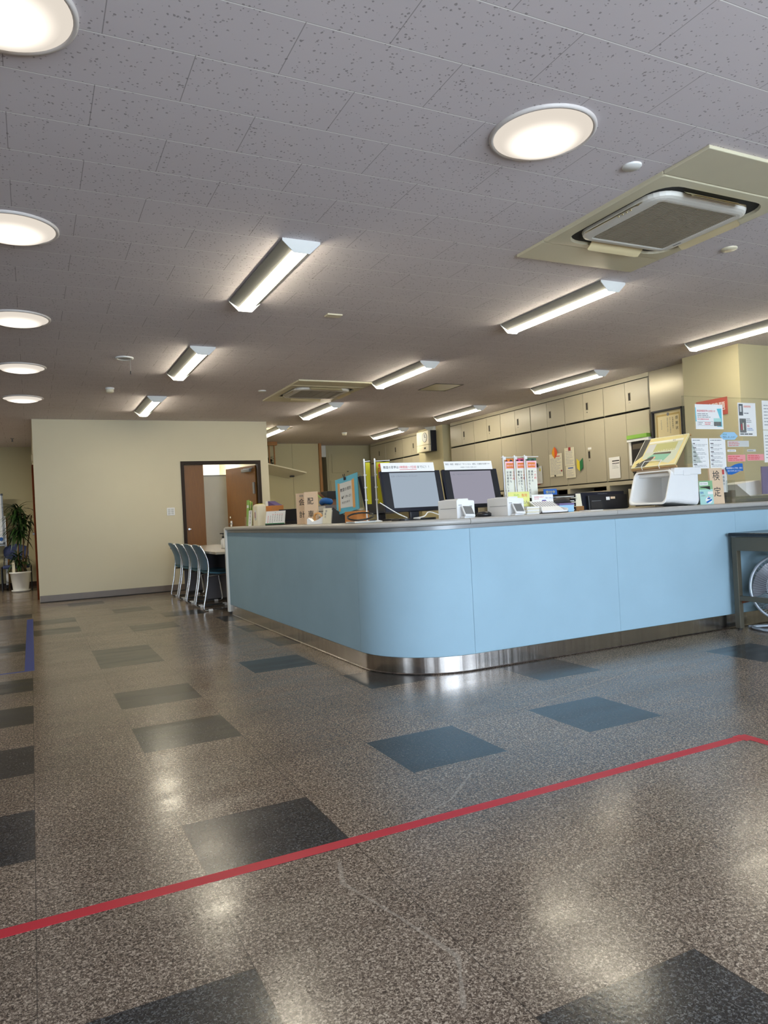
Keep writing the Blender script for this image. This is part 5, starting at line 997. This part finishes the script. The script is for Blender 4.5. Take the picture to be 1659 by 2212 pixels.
# leaflet tray
t = thing('leaflet_tray', 'white leaflet tray with forms beside the yellow memo', 'tray', (3.31, 4.12, ZT))
b = MB(); x0, x1, y0, y1 = 3.195, 3.43, 4.05, 4.24
b.box((x0, y0, ZT), (x1, y1, ZT+0.006), 'white_plastic'); b.loft([[(x_, y0, ZT), (x_, y1, ZT), (x_, y1, ZT+0.06), (x_, y0, ZT+0.045)] for x_ in (x0, x0+0.005)], 'white_plastic', smooth=False); b.loft([[(x_, y0, ZT), (x_, y1, ZT), (x_, y1, ZT+0.06), (x_, y0, ZT+0.03)] for x_ in (x1-0.005, x1)], 'white_plastic', smooth=False); b.box((x0, y0, ZT), (x1, y0+0.005, ZT+0.018), 'white_plastic'); b.build('tray_body', t)
for k in range(3):
    s = card((x0+0.012, y0+0.012+k*0.004, ZT+0.008+k*0.006), (1, 0.02*(k-1), 0), (0, 0.9, 0.38+0.05*k), 0.205, 0.15, 'paper', 0.002)
    if k == 2:
        for i in range(9): s.rect(0.012+i*0.022, 0.06, 0.026+i*0.022, 0.135, 'ink_light')
    s.mb.build('form', t)
s = card((3.235, 4.195, ZT+0.012), (1, 0, 0), (0.14, 0.08, 1), 0.19, 0.125, 'paper', 0.003)
s.text('高齢者講習のお知らせ', 0.02, 0.103, 0.012, 'ink_red', width=0.085, bold=0.0); s.text('受付中', 0.02, 0.09, 0.011, 'ink_red', width=0.04, bold=0.0); s.text('ご案内・お申し込み', 0.115, 0.095, 0.01, 'ink_blue', width=0.085, bold=0.0)
s.poly([(0.075, 0.02), (0.135, 0.02), (0.135, 0.07), (0.12, 0.085), (0.09, 0.085), (0.075, 0.07)], 'deep_blue'); s.rect(0.077, 0.022, 0.133, 0.05, 'mark_green'); s.rect(0.088, 0.07, 0.122, 0.08, 'magnet_red'); s.rect(0.085, 0.03, 0.105, 0.04, 'flag_yellow')
tag(s.mb.build('leaflet'), 'white leaflet with a small picture leaning in the tray', 'leaflet')
s = card((3.47, 4.36, ZT+0.135), (1, 0, 0), (0.05, 0.1, 1), 0.125, 0.045, 'ink_blue', 0.004); s.text('受付中', 0.02, 0.012, 0.024, 'flag_yellow', width=0.085, bold=0.02); tag(s.mb.build('blue_sign'), 'small blue sign with yellow characters above the leaflet', 'sign')
t = thing('letter_trays', 'dark stacked letter trays behind the leaflet tray', 'letter tray', (3.56, 4.44, ZT))
for k in range(4):
    b = MB(); b.box((3.57, 4.37, ZT+0.006+k*0.034), (3.78, 4.60, ZT+0.011+k*0.034), 'soft_black'); b.box((3.77, 4.37, ZT+0.006+k*0.034), (3.78, 4.60, ZT+0.034+k*0.034), 'soft_black'); b.build('tray', t)
    b = MB(); b.box((3.58, 4.36, ZT+0.0115+k*0.034), (3.755, 4.58, ZT+0.018+k*0.034), 'paper_grey'); b.build('paper', t)
b = MB(RZ(3.55, 4.30, ZT+0.068, 0.15)); b.loft([[(x_, -r_, 0), (x_, r_, 0), (x_, r_*0.6, r_*0.9), (x_, -r_*0.6, r_*0.9)] for x_, r_ in ((-0.13, 0.004), (-0.05, 0.03), (0.03, 0.05), (0.09, 0.045), (0.12, 0.015))], 'soft_black'); tag(b.build('folded_pouch'), 'black pointed pouch lying over the pale blue box', 'pouch')
t = thing('pale_box', 'pale blue box with a lilac lid edge on the counter front', 'box', (3.55, 4.26, ZT))
b = MB(); b.box((3.47, 4.19, ZT), (3.605, 4.34, ZT+0.052), 'pale_blue', 0.003); b.build('carton', t)
b = MB(); b.box((3.468, 4.188, ZT+0.0525), (3.607, 4.342, ZT+0.066), 'purple', 0.002); b.build('lid', t)
s = card((3.785, 4.42, ZT+0.038), (1, 0.05, 0), (-0.06, 0.15, 1), 0.105, 0.10, 'paper_cream', 0.003); s.vtext('受付', 0.052, 0.09, 0.02, 'ink_grey'); s.poly([(0.02, 0.015), (0.026, 0.015), (0.02, 0.075), (0.014, 0.075)], 'paper_grey'); tag(s.mb.build('note_card'), 'cream note card standing on a little wooden block', 'card')
b = MB(); b.box((3.775, 4.40, ZT), (3.885, 4.47, ZT+0.038), 'light_wood', 0.003); tag(b.build('wooden_block'), 'little wooden block under the cream note card', 'block')
b = MB(); b.box((3.68, 4.10, ZT), (3.80, 4.22, ZT+0.006), 'paper'); tag(b.build('flat_slip'), 'flat white slip on the counter right of the pale blue box', 'paper')
# monitor seen from behind
t = thing('computer_monitor', 'dark monitor seen from its back left of the white bin', 'monitor', (4.21, 4.55, ZT))
M = RZ(4.21, 4.55, ZT, 0.03) @ Matrix.Rotation(-0.06, 4, 'X')
b = MB(M); b.box((-0.26, 0.0, 0.004), (0.26, 0.03, 0.148), 'navy_black', 0.006); b.build('case', t)
b = MB(M); b.box((-0.17, -0.03, 0.0), (0.26, 0.002, 0.118), 'black_plastic', 0.005); b.build('rear_cover', t)
b = MB(M); b.box((-0.15, -0.0325, 0.012), (-0.03, -0.0295, 0.075), 'soft_black'); b.box((-0.14, -0.0345, 0.07), (-0.04, -0.032, 0.074), 'rail_grey'); b.build('recess', t)
s = Sheet(MB(M), (-0.04, -0.001, 0.124), (1, 0, 0), (0, 0, 1), 0.11, 0.014, 'navy_black', 0.0005); s.text('MITSUBISHI', 0.004, 0.003, 0.011, 'ink_grey', width=0.10, bold=0.0); s.mb.build('nameplate', t)
s = Sheet(MB(M), (0.02, -0.0315, 0.075), (1, 0, 0), (0, 0, 1), 0.04, 0.026, 'paper', 0.0005); s.mb.build('sticker', t)
s = Sheet(MB(M), (0.07, -0.0315, 0.083), (1, 0, 0), (0, 0, 1), 0.05, 0.018, 'tag_beige', 0.0005); s.mb.build('sticker', t)
# white open front bin
t = thing('storage_bin', 'big white plastic bin with a wide slanting open mouth on the counter', 'bin', (4.56, 4.21, ZT))
bx0, bx1, by0, by1, bh = 4.345, 4.725, 4.02, 4.40, 0.285
def bin_loop(e, dx=0.0):     # mouth outline in the slanted plane (bottom sticks out), corners rounded
    o = []
    for (u, v) in rrect((by0+by1)/2, bh/2+0.012, (by1-by0)/2-e, bh/2-0.012-e, 0.04, 5): o.append((bx0+0.095*(v/bh)+dx, u, ZT+v))
    return o
b = MB(); b.loft([bin_loop(0.008, 0.006), bin_loop(-0.004, -0.004), bin_loop(0.0, -0.010), bin_loop(0.012, -0.008), bin_loop(0.014, 0.01)], 'white_plastic', cap=False); b.build('mouth_rim', t)
b = MB()
def sec(e, x_): return [(x_, u, ZT+v) for (u, v) in rrect((by0+by1)/2, bh/2, (by1-by0)/2-e, bh/2-e, 0.035, 5)]
b.loft([bin_loop(0.006, 0.004), [(q[0]+0.12, q[1], q[2]) for q in bin_loop(0.004, 0.0)], sec(0.0, bx1-0.02), sec(0.012, bx1)], 'white_plastic', cap=False, smooth=False)
b.loft([bin_loop(0.013, 0.004), sec(0.02, bx1-0.02)], 'white_plastic', cap=False, smooth=False); b.add(sec(0.012, bx1), [tuple(range(24))], 'white_plastic'); b.add(sec(0.02, bx1-0.02), [tuple(reversed(range(24)))], 'white_plastic'); b.build('shell', t)
b = MB(); b.box((bx0+0.11, by0-0.006, ZT+bh-0.045), (bx1+0.02, by1+0.006, ZT+bh+0.012), 'white_plastic', 0.006); b.build('lid', t)
b = MB(); b.box((bx0+0.20, by0-0.012, ZT+bh-0.05), (bx0+0.27, by0-0.004, ZT+bh-0.01), 'white_plastic', 0.003); b.build('latch', t)
b = MB(); b.box((bx0+0.085, by0+0.03, ZT+bh-0.02), (bx0+0.20, by1-0.02, ZT+bh+0.014), 'lid_brown', 0.004); b.build('flap', t)
# yellow display card in a wire easel on the bin
t = thing('display_card', 'yellow illustrated card leaning back in a wire easel on the white bin', 'display card', (4.50, 4.2, ZT+bh+0.014))
O = Vector((4.425, 4.43, 1.298)); R_ = Vector((0.02, -0.43, 0.0)); U_ = Vector((0.19, 0.0, 0.245))
b = MB(); s = Sheet(b, O, R_, U_, 0.43, 0.30, 'art_yellow', 0.012)
s.rect(0.0, 0.03, 0.06, 0.30, 'art_dark'); s.poly([(0.0, 0.0), (0.09, 0.09), (0.06, 0.12), (0.0, 0.06)], 'art_yellow')
s.poly([(0.07, 0.09), (0.36, 0.02), (0.40, 0.06), (0.405, 0.24), (0.075, 0.235)], 'art_pale'); s.rect(0.15, 0.15, 0.36, 0.232, 'art_olive'); s.rect(0.075, 0.15, 0.15, 0.232, 'paper_grey')
s.poly([(0.12, 0.095), (0.16, 0.125), (0.34, 0.115), (0.30, 0.05), (0.13, 0.085)], 'art_green'); s.poly([(0.16, 0.125), (0.34, 0.115), (0.335, 0.135), (0.17, 0.14)], 'backing_olive')
s.poly([(0.03, 0.0), (0.13, 0.0), (0.185, 0.085), (0.18, 0.105), (0.15, 0.10), (0.08, 0.06)], 'art_dark'); s.poly([(0.182, 0.072), (0.20, 0.082), (0.205, 0.095), (0.188, 0.10)], 'skin_tone')
s.rect(0.07, 0.242, 0.40, 0.262, 'flag_cream'); s.text('ここに入れてください', 0.16, 0.145, 0.026, 'flag_cream', width=0.22, bold=0.0); s.text('提出', 0.30, 0.246, 0.014, 'ink', bold=0.0)
for q in ((0, 0, 0.43, 0.005), (0, 0.295, 0.43, 0.30), (0, 0, 0.005, 0.30), (0.425, 0, 0.43, 0.30)): s.rect(*q, 'flag_cream')
b.build('card', t)
Fm = s.frame()
b = MB(Fm); b.box((-0.005, -0.010, -0.03), (0.435, 0.004, -0.012), 'cardboard'); b.box((0.0, 0.30, -0.03), (0.43, 0.308, -0.012), 'cardboard'); b.build('mount', t)
b = MB(Fm); b.tube([(0.12, 0.05, 0.010), (0.12, -0.008, 0.016), (0.12, -0.02, -0.01)], 0.003, 'white_tube', 6); b.tube([(0.29, 0.05, 0.010), (0.29, -0.008, 0.016), (0.29, -0.02, -0.01)], 0.003, 'white_tube', 6); b.tube([(0.12, 0.05, 0.010), (0.29, 0.05, 0.010)], 0.003, 'white_tube', 6); b.build('wire_easel', t)
b = MB(); b.add([(4.60, 4.03, 1.30), (4.77, 4.03, 1.31), (4.64, 4.03, 1.52), (4.60, 4.05, 1.30), (4.77, 4.05, 1.31), (4.64, 4.05, 1.52)], [(0, 1, 2), (5, 4, 3), (0, 3, 4, 1), (1, 4, 5, 2), (2, 5, 3, 0)], 'acrylic_edge'); b.build('side_support', t)
b = MB(); b.box((4.66, 4.44, ZT+0.01), (4.86, 4.64, ZT+0.50), 'soft_black', 0.004); tag(b.build('black_case'), 'black upright case behind the white bin', 'case')
# tag for licence tests and its neighbours
t = thing('name_stand', 'beige stand lettered for licence tests right of the white bin', 'sign', (4.95, 4.04, ZT), 'beige name stands on the counter')
s = card((4.872, 4.035, ZT), (1, 0, 0), (-0.10, 0.05, 1), 0.148, 0.288, 'tag_beige', 0.012)
for i, ch in enumerate('検定'): s.text(ch, 0.074, 0.195-0.13*i, 0.085, 'ink', bold=0.0, align='c')
s.mb.build('face', t); b = MB(); b.box((4.89, 4.045, ZT), (5.02, 4.10, ZT+0.012), 'tag_beige', 0.003); b.build('base', t)
s = card((4.735, 4.028, ZT), (1, 0, 0), (0, 0.04, 1), 0.15, 0.188, 'mint', 0.002)
s.rect(0.0, 0.12, 0.15, 0.188, 'leaf_green_paper'); s.rect(0.005, 0.152, 0.10, 0.178, 'paper'); s.text('検定手数料', 0.012, 0.158, 0.015, 'ink_grey', width=0.08, bold=0.0); s.poly([(0.01, 0.14), (0.12, 0.145), (0.12, 0.115), (0.07, 0.13), (0.01, 0.135)], 'soft_black')
s.rect(0.09, 0.08, 0.15, 0.102, 'paper'); s.text('資格', 0.005, 0.087, 0.019, 'ink_blue', bold=0.03); s.text('入校案内', 0.005, 0.065, 0.014, 'ink_grey', bold=0.0)
s.poly([(0.095+0.038*math.cos(a*PI/10), 0.033+0.028*math.sin(a*PI/10)) for a in range(20)], 'paper'); s.poly([(0.06, 0.02), (0.13, 0.045), (0.13, 0.03), (0.075, 0.01)], 'deep_blue'); s.poly([(0.075, 0.045), (0.095, 0.062), (0.12, 0.05), (0.10, 0.04)], 'deep_blue'); s.poly([(0.088, 0.052), (0.095, 0.07), (0.103, 0.052)], 'skin_tone')
tag(s.mb.build('green_leaflet'), 'mint green leaflet between the white bin and the licence test stand', 'leaflet')
s = card((5.015, 4.0595, ZT+0.09), (1, 0, 0), (-0.05, 0, 1), 0.075, 0.20, 'paper', 0.002); s.rect(0.01, 0.145, 0.045, 0.185, 'ink_red'); s.vtext('募集中', 0.035, 0.135, 0.026, 'ink_grey'); tag(s.mb.build('white_flyer'), 'narrow white flyer with a red mark behind the licence test stand', 'flyer')

# clear partition with notices stuck on it
t = thing('clear_partition', 'clear acrylic partition sheet standing on the counter at right', 'partition', (5.2, 4.055, ZT))
b = MB(); b.box((4.62, 4.052, ZT), (5.98, 4.057, 1.835), 'acrylic'); b.build('sheet', t)
b = MB(); b.box((4.618, 4.0515, ZT), (4.6205, 4.0575, 1.835), 'acrylic_edge'); b.box((4.62, 4.0515, 1.833), (5.98, 4.0575, 1.836), 'acrylic_edge'); b.build('edge', t)
for xx in (4.66, 5.55):
    b = MB(); b.box((xx-0.02, 4.00, ZT), (xx+0.02, 4.11, ZT+0.005), 'acrylic_edge'); b.build('foot', t)
b = MB(); b.box((5.062, 3.972, ZT), (5.066, 4.048, ZT+0.185), 'acrylic_edge'); b.box((5.066, 3.972, ZT), (5.20, 3.976, ZT+0.185), 'acrylic'); tag(b.build('clear_holder'), 'small clear acrylic holder on the counter right of the licence test stand', 'holder')
YP = 4.0495
def pcard(x, z, w_, h_, mt='paper', tilt=0.0, k=0): return card((x, YP-k*0.002, z), (math.cos(tilt), 0, math.sin(tilt)), (-math.sin(tilt)-0.03, 0, math.cos(tilt)), w_, h_, mt, 0.001)
s = pcard(4.752, 1.575, 0.315, 0.198); s.poly([(0.0, 0.06), (0.012, 0.06), (0.008, 0.17), (0.0, 0.175)], 'poster_cyan'); s.poly([(0.245, 0.165), (0.30, 0.168), (0.30, 0.02), (0.24, 0.02), (0.29, 0.06)], 'poster_cyan')
s.text('教習時間変更のお知らせ', 0.022, 0.138, 0.019, 'ink_red', width=0.205, bold=0.02); s.lines(0.022, 0.09, 0.21, 0.13, 3, 'ink_grey', 0.35, 21); s.lines(0.022, 0.073, 0.15, 0.088, 1, 'ink_red', 0.35, 22)
for q in ((0.022, 0.028, 0.195, 0.03), (0.022, 0.06, 0.195, 0.062), (0.022, 0.028, 0.024, 0.062), (0.193, 0.028, 0.195, 0.062)): s.rect(*q, 'ink_light')
s.lines(0.03, 0.033, 0.08, 0.058, 2, 'ink_grey', 0.35, 23); s.lines(0.10, 0.033, 0.18, 0.058, 2, 'ink_red', 0.35, 24); s.rect(0.205, 0.025, 0.29, 0.088, 'photo_mix'); s.rect(0.205, 0.06, 0.29, 0.088, 'mint')
tag(s.mb.build('partition_notice'), 'landscape notice with red heading and cyan corners on the clear partition', 'notice')
s = pcard(5.248, 1.52, 0.215, 0.275); s.rect(0.01, 0.17, 0.06, 0.265, 'photo_grey'); s.rect(0.022, 0.20, 0.045, 0.25, 'paper_grey'); s.text('高速教習実施', 0.07, 0.238, 0.018, 'mark_orange', width=0.085, bold=0.03); s.lines(0.07, 0.18, 0.17, 0.20, 1, 'ink_grey', 0.4, 31); s.rect(0.012, 0.04, 0.09, 0.145, 'photo_mix'); s.rect(0.03, 0.05, 0.04, 0.10, 'ink_red'); s.rect(0.05, 0.05, 0.06, 0.11, 'flag_cream')
s.lines(0.095, 0.11, 0.17, 0.15, 3, 'ink_grey', 0.35, 32); s.lines(0.10, 0.075, 0.14, 0.095, 2, 'ink_red', 0.4, 33); s.lines(0.10, 0.045, 0.18, 0.07, 2, 'ink_blue', 0.35, 34); s.rect(0.012, 0.03, 0.09, 0.038, 'soft_black'); s.lines(0.012, 0.008, 0.20, 0.028, 1, 'ink', 0.4, 35)
tag(s.mb.build('partition_notice'), 'portrait notice with two photographs on the clear partition', 'notice')
s = pcard(5.545, 1.575, 0.21, 0.245); s.lines(0.02, 0.03, 0.19, 0.22, 7, 'ink_light', 0.3, 41); tag(s.mb.build('partition_notice'), 'white sheet cut by the right edge of the photo, upper one', 'notice')
s = pcard(5.545, 1.30, 0.21, 0.27); s.lines(0.02, 0.03, 0.19, 0.24, 8, 'ink_light', 0.3, 42); tag(s.mb.build('partition_notice'), 'white sheet cut by the right edge of the photo, lower one', 'notice')
for (x, sd, lab) in ((4.695, 51, 'left one of two white text sheets side by side on the partition'), (4.893, 52, 'right one of two white text sheets side by side on the partition')):
    s = pcard(x, 1.262, 0.186, 0.24); s.lines(0.012, 0.218, 0.14, 0.232, 1, 'ink_grey', 0.35, sd)
    for j in range(6): s.lines(0.012, 0.19-j*0.033, 0.05, 0.208-j*0.033, 1, 'ink', 0.4, sd+j); s.lines(0.018, 0.175-j*0.033, 0.172, 0.196-j*0.033, 2, 'ink_light', 0.35, sd*3+j)
    tag(s.mb.build('partition_notice'), lab, 'notice')
s = MB(); s_ = Sheet(s, (5.012, YP-0.003, 1.49), (1, 0, 0), (0, 0, 1), 0.001, 0.001, 'pale_blue', 0.0005)
s_.poly([(0.0, 0.03), (0.045, 0.0), (0.175, 0.0), (0.215, 0.03), (0.175, 0.062), (0.05, 0.062)], 'pale_blue', 0.0002); s_.text('本日は', 0.035, 0.038, 0.015, 'mark_green', width=0.05, bold=0.0); s_.text('予約しましたか？', 0.035, 0.014, 0.018, 'ink', width=0.145, bold=0.0)
tag(s.build('hexagon_card'), 'pale blue six sided card above the white text sheets', 'card')
s = pcard(5.105, 1.432, 0.255, 0.05, 'paper_grey'); s.lines(0.012, 0.006, 0.16, 0.046, 3, 'ink_red', 0.35, 61); tag(s.mb.build('strip_card'), 'long pale strip with three red text lines on the partition', 'card')
for (x, z, w_, h_, mt, ik, sd, lab) in ((5.10, 1.392, 0.10, 0.018, 'paper', 'ink_grey', 62, 'tiny white label above the left pink card'), (5.335, 1.392, 0.105, 0.019, 'paper_grey', 'ink_grey', 63, 'tiny white label above the right pink card'),
                                       (5.098, 1.312, 0.21, 0.055, 'pink', 'ink_red', 64, 'left pink card with red text on the partition'), (5.333, 1.318, 0.205, 0.052, 'pink', 'ink_red', 65, 'right pink card with red text on the partition')):
    s = pcard(x, z, w_, h_, mt); s.lines(0.008, h_*0.12, w_*0.92, h_*0.92, 1 if h_ < 0.03 else 3, ik, 0.35, sd); tag(s.mb.build('strip_card'), lab, 'card')
s = MB(); s_ = Sheet(s, (5.055, YP-0.003, 1.205), (1, 0, 0), (0, 0, 1), 0.001, 0.001, 'deep_blue', 0.0005)
s_.poly([(0.005, 0.065), (0.06, 0.063), (0.115, 0.082), (0.17, 0.092), (0.212, 0.09), (0.215, 0.03), (0.18, 0.028), (0.12, 0.01), (0.075, 0.0), (0.03, 0.004)], 'deep_blue', 0.0002); s_.text('技能教習のご予約・受付', 0.015, 0.048, 0.015, 'paper', width=0.19, bold=0.01); s_.text('窓口でお申し出ください', 0.03, 0.026, 0.014, 'paper', width=0.16, bold=0.01)
tag(s.build('blue_wave_card'), 'deep blue wavy card with white text on the partition', 'card')
# right end: printer block, folded papers, purple folder, clear tray
b = MB(); b.box((5.16, 4.40, ZT), (5.62, 4.66, ZT+0.11), 'navy_black', 0.006); tag(b.build('small_printer'), 'low dark printer block behind the clear tray', 'printer')
t = thing('clear_tray', 'long clear grey plastic tray on the counter at right', 'tray', (5.55, 4.2, ZT))
b = MB()
b.box((5.24, 4.12, ZT), (5.95, 4.34, ZT+0.004), 'tray_plastic')
for q in (((5.24, 4.12, ZT), (5.95, 4.123, ZT+0.05)), ((5.24, 4.337, ZT), (5.95, 4.34, ZT+0.05)), ((5.24, 4.12, ZT), (5.243, 4.34, ZT+0.05)), ((5.947, 4.12, ZT), (5.95, 4.34, ZT+0.05))): b.box(*q, 'tray_plastic')
b.build('tray_body', t); b = MB(); b.box((5.34, 4.14, ZT+0.005), (5.92, 4.32, ZT+0.03), 'desk_grey', 0.004); b.build('content', t)
b = MB(); F = [(5.66, 4.42, 1.135), (5.80, 4.40, 1.03), (5.96, 4.40, 1.04), (5.97, 4.42, 1.165), (5.80, 4.43, 1.155)]
for k in range(4): dz = 0.006*k; b.add([(p[0]+0.012*k, p[1]+0.004*k, p[2]-dz) for p in F]+[(p[0]+0.012*k, p[1]+0.18, p[2]-dz) for p in F], [(4, 3, 2, 1, 0), (5, 6, 7, 8, 9)]+[(i, (i+1) % 5, 5+(i+1) % 5, 5+i) for i in range(5)], 'paper' if k % 2 == 0 else 'paper_cream')
tag(b.build('folded_newspapers'), 'folded white papers leaning behind the clear tray at right', 'papers')
b = MB(); b.box((5.64, 4.45, ZT), (5.98, 4.66, ZT+0.03), 'paper_grey', 0.003); tag(b.build('paper_tray'), 'grey block under the folded white papers', 'tray')
s = card((5.83, 4.29, ZT+0.06), (1, 0, 0), (0.16, 0.0, 1), 0.16, 0.245, 'purple', 0.012); tag(s.mb.build('purple_folder'), 'muted purple folder standing at the right edge', 'folder')

# ------------------------------------------------------------------ olive work table and floor fan before the counter
t = thing('work_table', 'olive steel table with black top standing against the counter', 'table', (5.25, 3.35, 0))
tx0, tx1, ty0, ty1 = 4.86, 5.62, 2.15, 3.87
b = MB(); b.box((tx0-0.02, ty0-0.02, 0.722), (tx1+0.02, ty1+0.01, 0.748), 'table_black', 0.006); b.build('tabletop', t)
for xx in (tx0, tx1-0.04):
    b = MB(); b.box((xx, ty0+0.04, 0.61), (xx+0.025, ty1-0.04, 0.72), 'olive_steel', 0.002); b.build('apron', t)
b = MB(); b.box((tx0, ty0, 0.715), (tx1, ty1, 0.7215), 'rail_grey'); b.build('edge_trim', t)
for (xx, yy) in ((tx0, ty0), (tx1-0.045, ty0), (tx0, ty1-0.045), (tx1-0.045, ty1-0.045)):
    b = MB(); b.box((xx, yy, 0.012), (xx+0.045, yy+0.045, 0.715), 'olive_steel', 0.004); lg = b.build('leg', t)
    b = MB(); b.cyl((xx+0.022, yy+0.022, 0), (xx+0.022, yy+0.022, 0.014), 0.018, 'soft_black'); sub(b, 'foot', lg)
for xx in (tx0+0.005, tx1-0.04):
    b = MB(); b.box((xx, ty0+0.04, 0.225), (xx+0.03, ty1-0.04, 0.262), 'olive_steel', 0.003); b.build('stretcher', t)
b = MB(); b.cyl((tx0+0.03, ty1-0.05, 0.215), (tx0+0.16, ty1-0.05, 0.222), 0.012, 'rust', n=10); b.build('bolt', t)
b = MB(); b.box((4.98, 3.05, 0.7485), (5.22, 3.40, 0.752), 'paper'); tag(b.build('paper_sheet'), 'white paper lying on the black topped table', 'paper')
FX, FY, FZ, FR = 5.13, 3.655, 0.315, 0.245
t = thing('floor_fan', 'grey floor fan with round wire guard under the olive table', 'fan', (FX, FY, 0))
nrm = Vector((-0.42, -0.90, 0.10)).normalized(); Rv = Vector((0, 0, 1)).cross(nrm).normalized(); Uv = nrm.cross(Rv)
Mf = Matrix(((Rv.x, Uv.x, nrm.x, FX), (Rv.y, Uv.y, nrm.y, FY), (Rv.z, Uv.z, nrm.z, FZ), (0, 0, 0, 1)))
b = MB(Mf); b.tube([(FR*math.cos(a*PI/30), FR*math.sin(a*PI/30), 0) for a in range(60)], 0.011, 'fan_grey', 10, closed=True); b.build('guard_ring', t)
for sg, nm in ((1, 'front_guard'), (-1, 'rear_guard')):
    b = MB(Mf)
    for k in range(72):
        a = k*2*PI/72; pts = [(r_*math.cos(a+sg*0.35*(1-r_/FR)), r_*math.sin(a+sg*0.35*(1-r_/FR)), sg*0.075*(1-(r_/FR)**3)) for r_ in (0.05, 0.12, 0.19, FR)]; b.tube(pts, 0.0013, 'fan_grey', 4, cap=False)
    for r_ in (0.05, 0.15): b.tube([(r_*math.cos(a*PI/20), r_*math.sin(a*PI/20), sg*0.075*(1-(r_/FR)**3)) for a in range(40)], 0.002, 'fan_grey', 5, closed=True)
    b.build(nm, t)
b = MB(Mf); b.cyl((0, 0, 0.078), (0, 0, 0.082), 0.05, 'fan_dark', n=28); b.build('badge', t)
b = MB(Mf); b.cyl((0, 0, -0.16), (0, 0, -0.03), 0.06, 'fan_dark', n=28); b.cyl((0, 0, -0.03), (0, 0, 0.04), 0.035, 'fan_dark', n=24); b.build('motor', t)
for k in range(3):
    b = MB(Mf @ Matrix.Rotation(k*2*PI/3+0.5, 4, 'Z')); rows = []
    for i in range(6):
        r_ = 0.03+0.19*i/5; wa = 0.25+0.75*math.sin(min(1, i/3.4)*PI/2)
        rows.append([(r_*math.cos(q*wa*0.85), r_*math.sin(q*wa*0.85), 0.035*q*-1*min(1, r_/0.12)) for q in (-1, -0.5, 0, 0.5, 1)])
    F = [p for r_ in rows for p in r_]; fs = [(j*5+i, j*5+i+1, (j+1)*5+i+1, (j+1)*5+i) for j in range(5) for i in range(4)]
    b.add(F+[(p[0], p[1], p[2]-0.003) for p in F], fs+[tuple(30+q for q in reversed(f)) for f in fs], 'fan_blade', True); b.build('blade', t)
sd = Rv*(FR-0.02); cen = Vector((FX, FY, 0)); hp = cen-nrm*0.10
b = MB(); b.tube([(hp.x, hp.y, 0.014), (hp.x, hp.y, FZ)], 0.014, 'fan_grey', 12); b.build('neck', t)
b = MB(); b.tube([tuple(Vector((hp.x, hp.y, 0.0125))-sd), tuple(Vector((hp.x, hp.y, 0.0125))+sd)], 0.011, 'fan_grey', 10); b.build('base_bar', t)
b = MB(); q0 = Vector((nrm.x, nrm.y, 0)).normalized(); pts = [cen-sd*0.85+q0*0.16, cen+sd*0.85+q0*0.16, cen+sd-q0*0.11, cen-sd-q0*0.11]
b.tube([(p.x, p.y, 0.0125) for p in pts], 0.012, 'fan_grey', 10, closed=True, round_=0.10); b.build('base_loop', t)
b = MB(Mf); b.box((-0.022, FR-0.012, -0.05), (0.022, FR+0.03, 0.05), 'fan_grey', 0.008); b.build('handle', t)
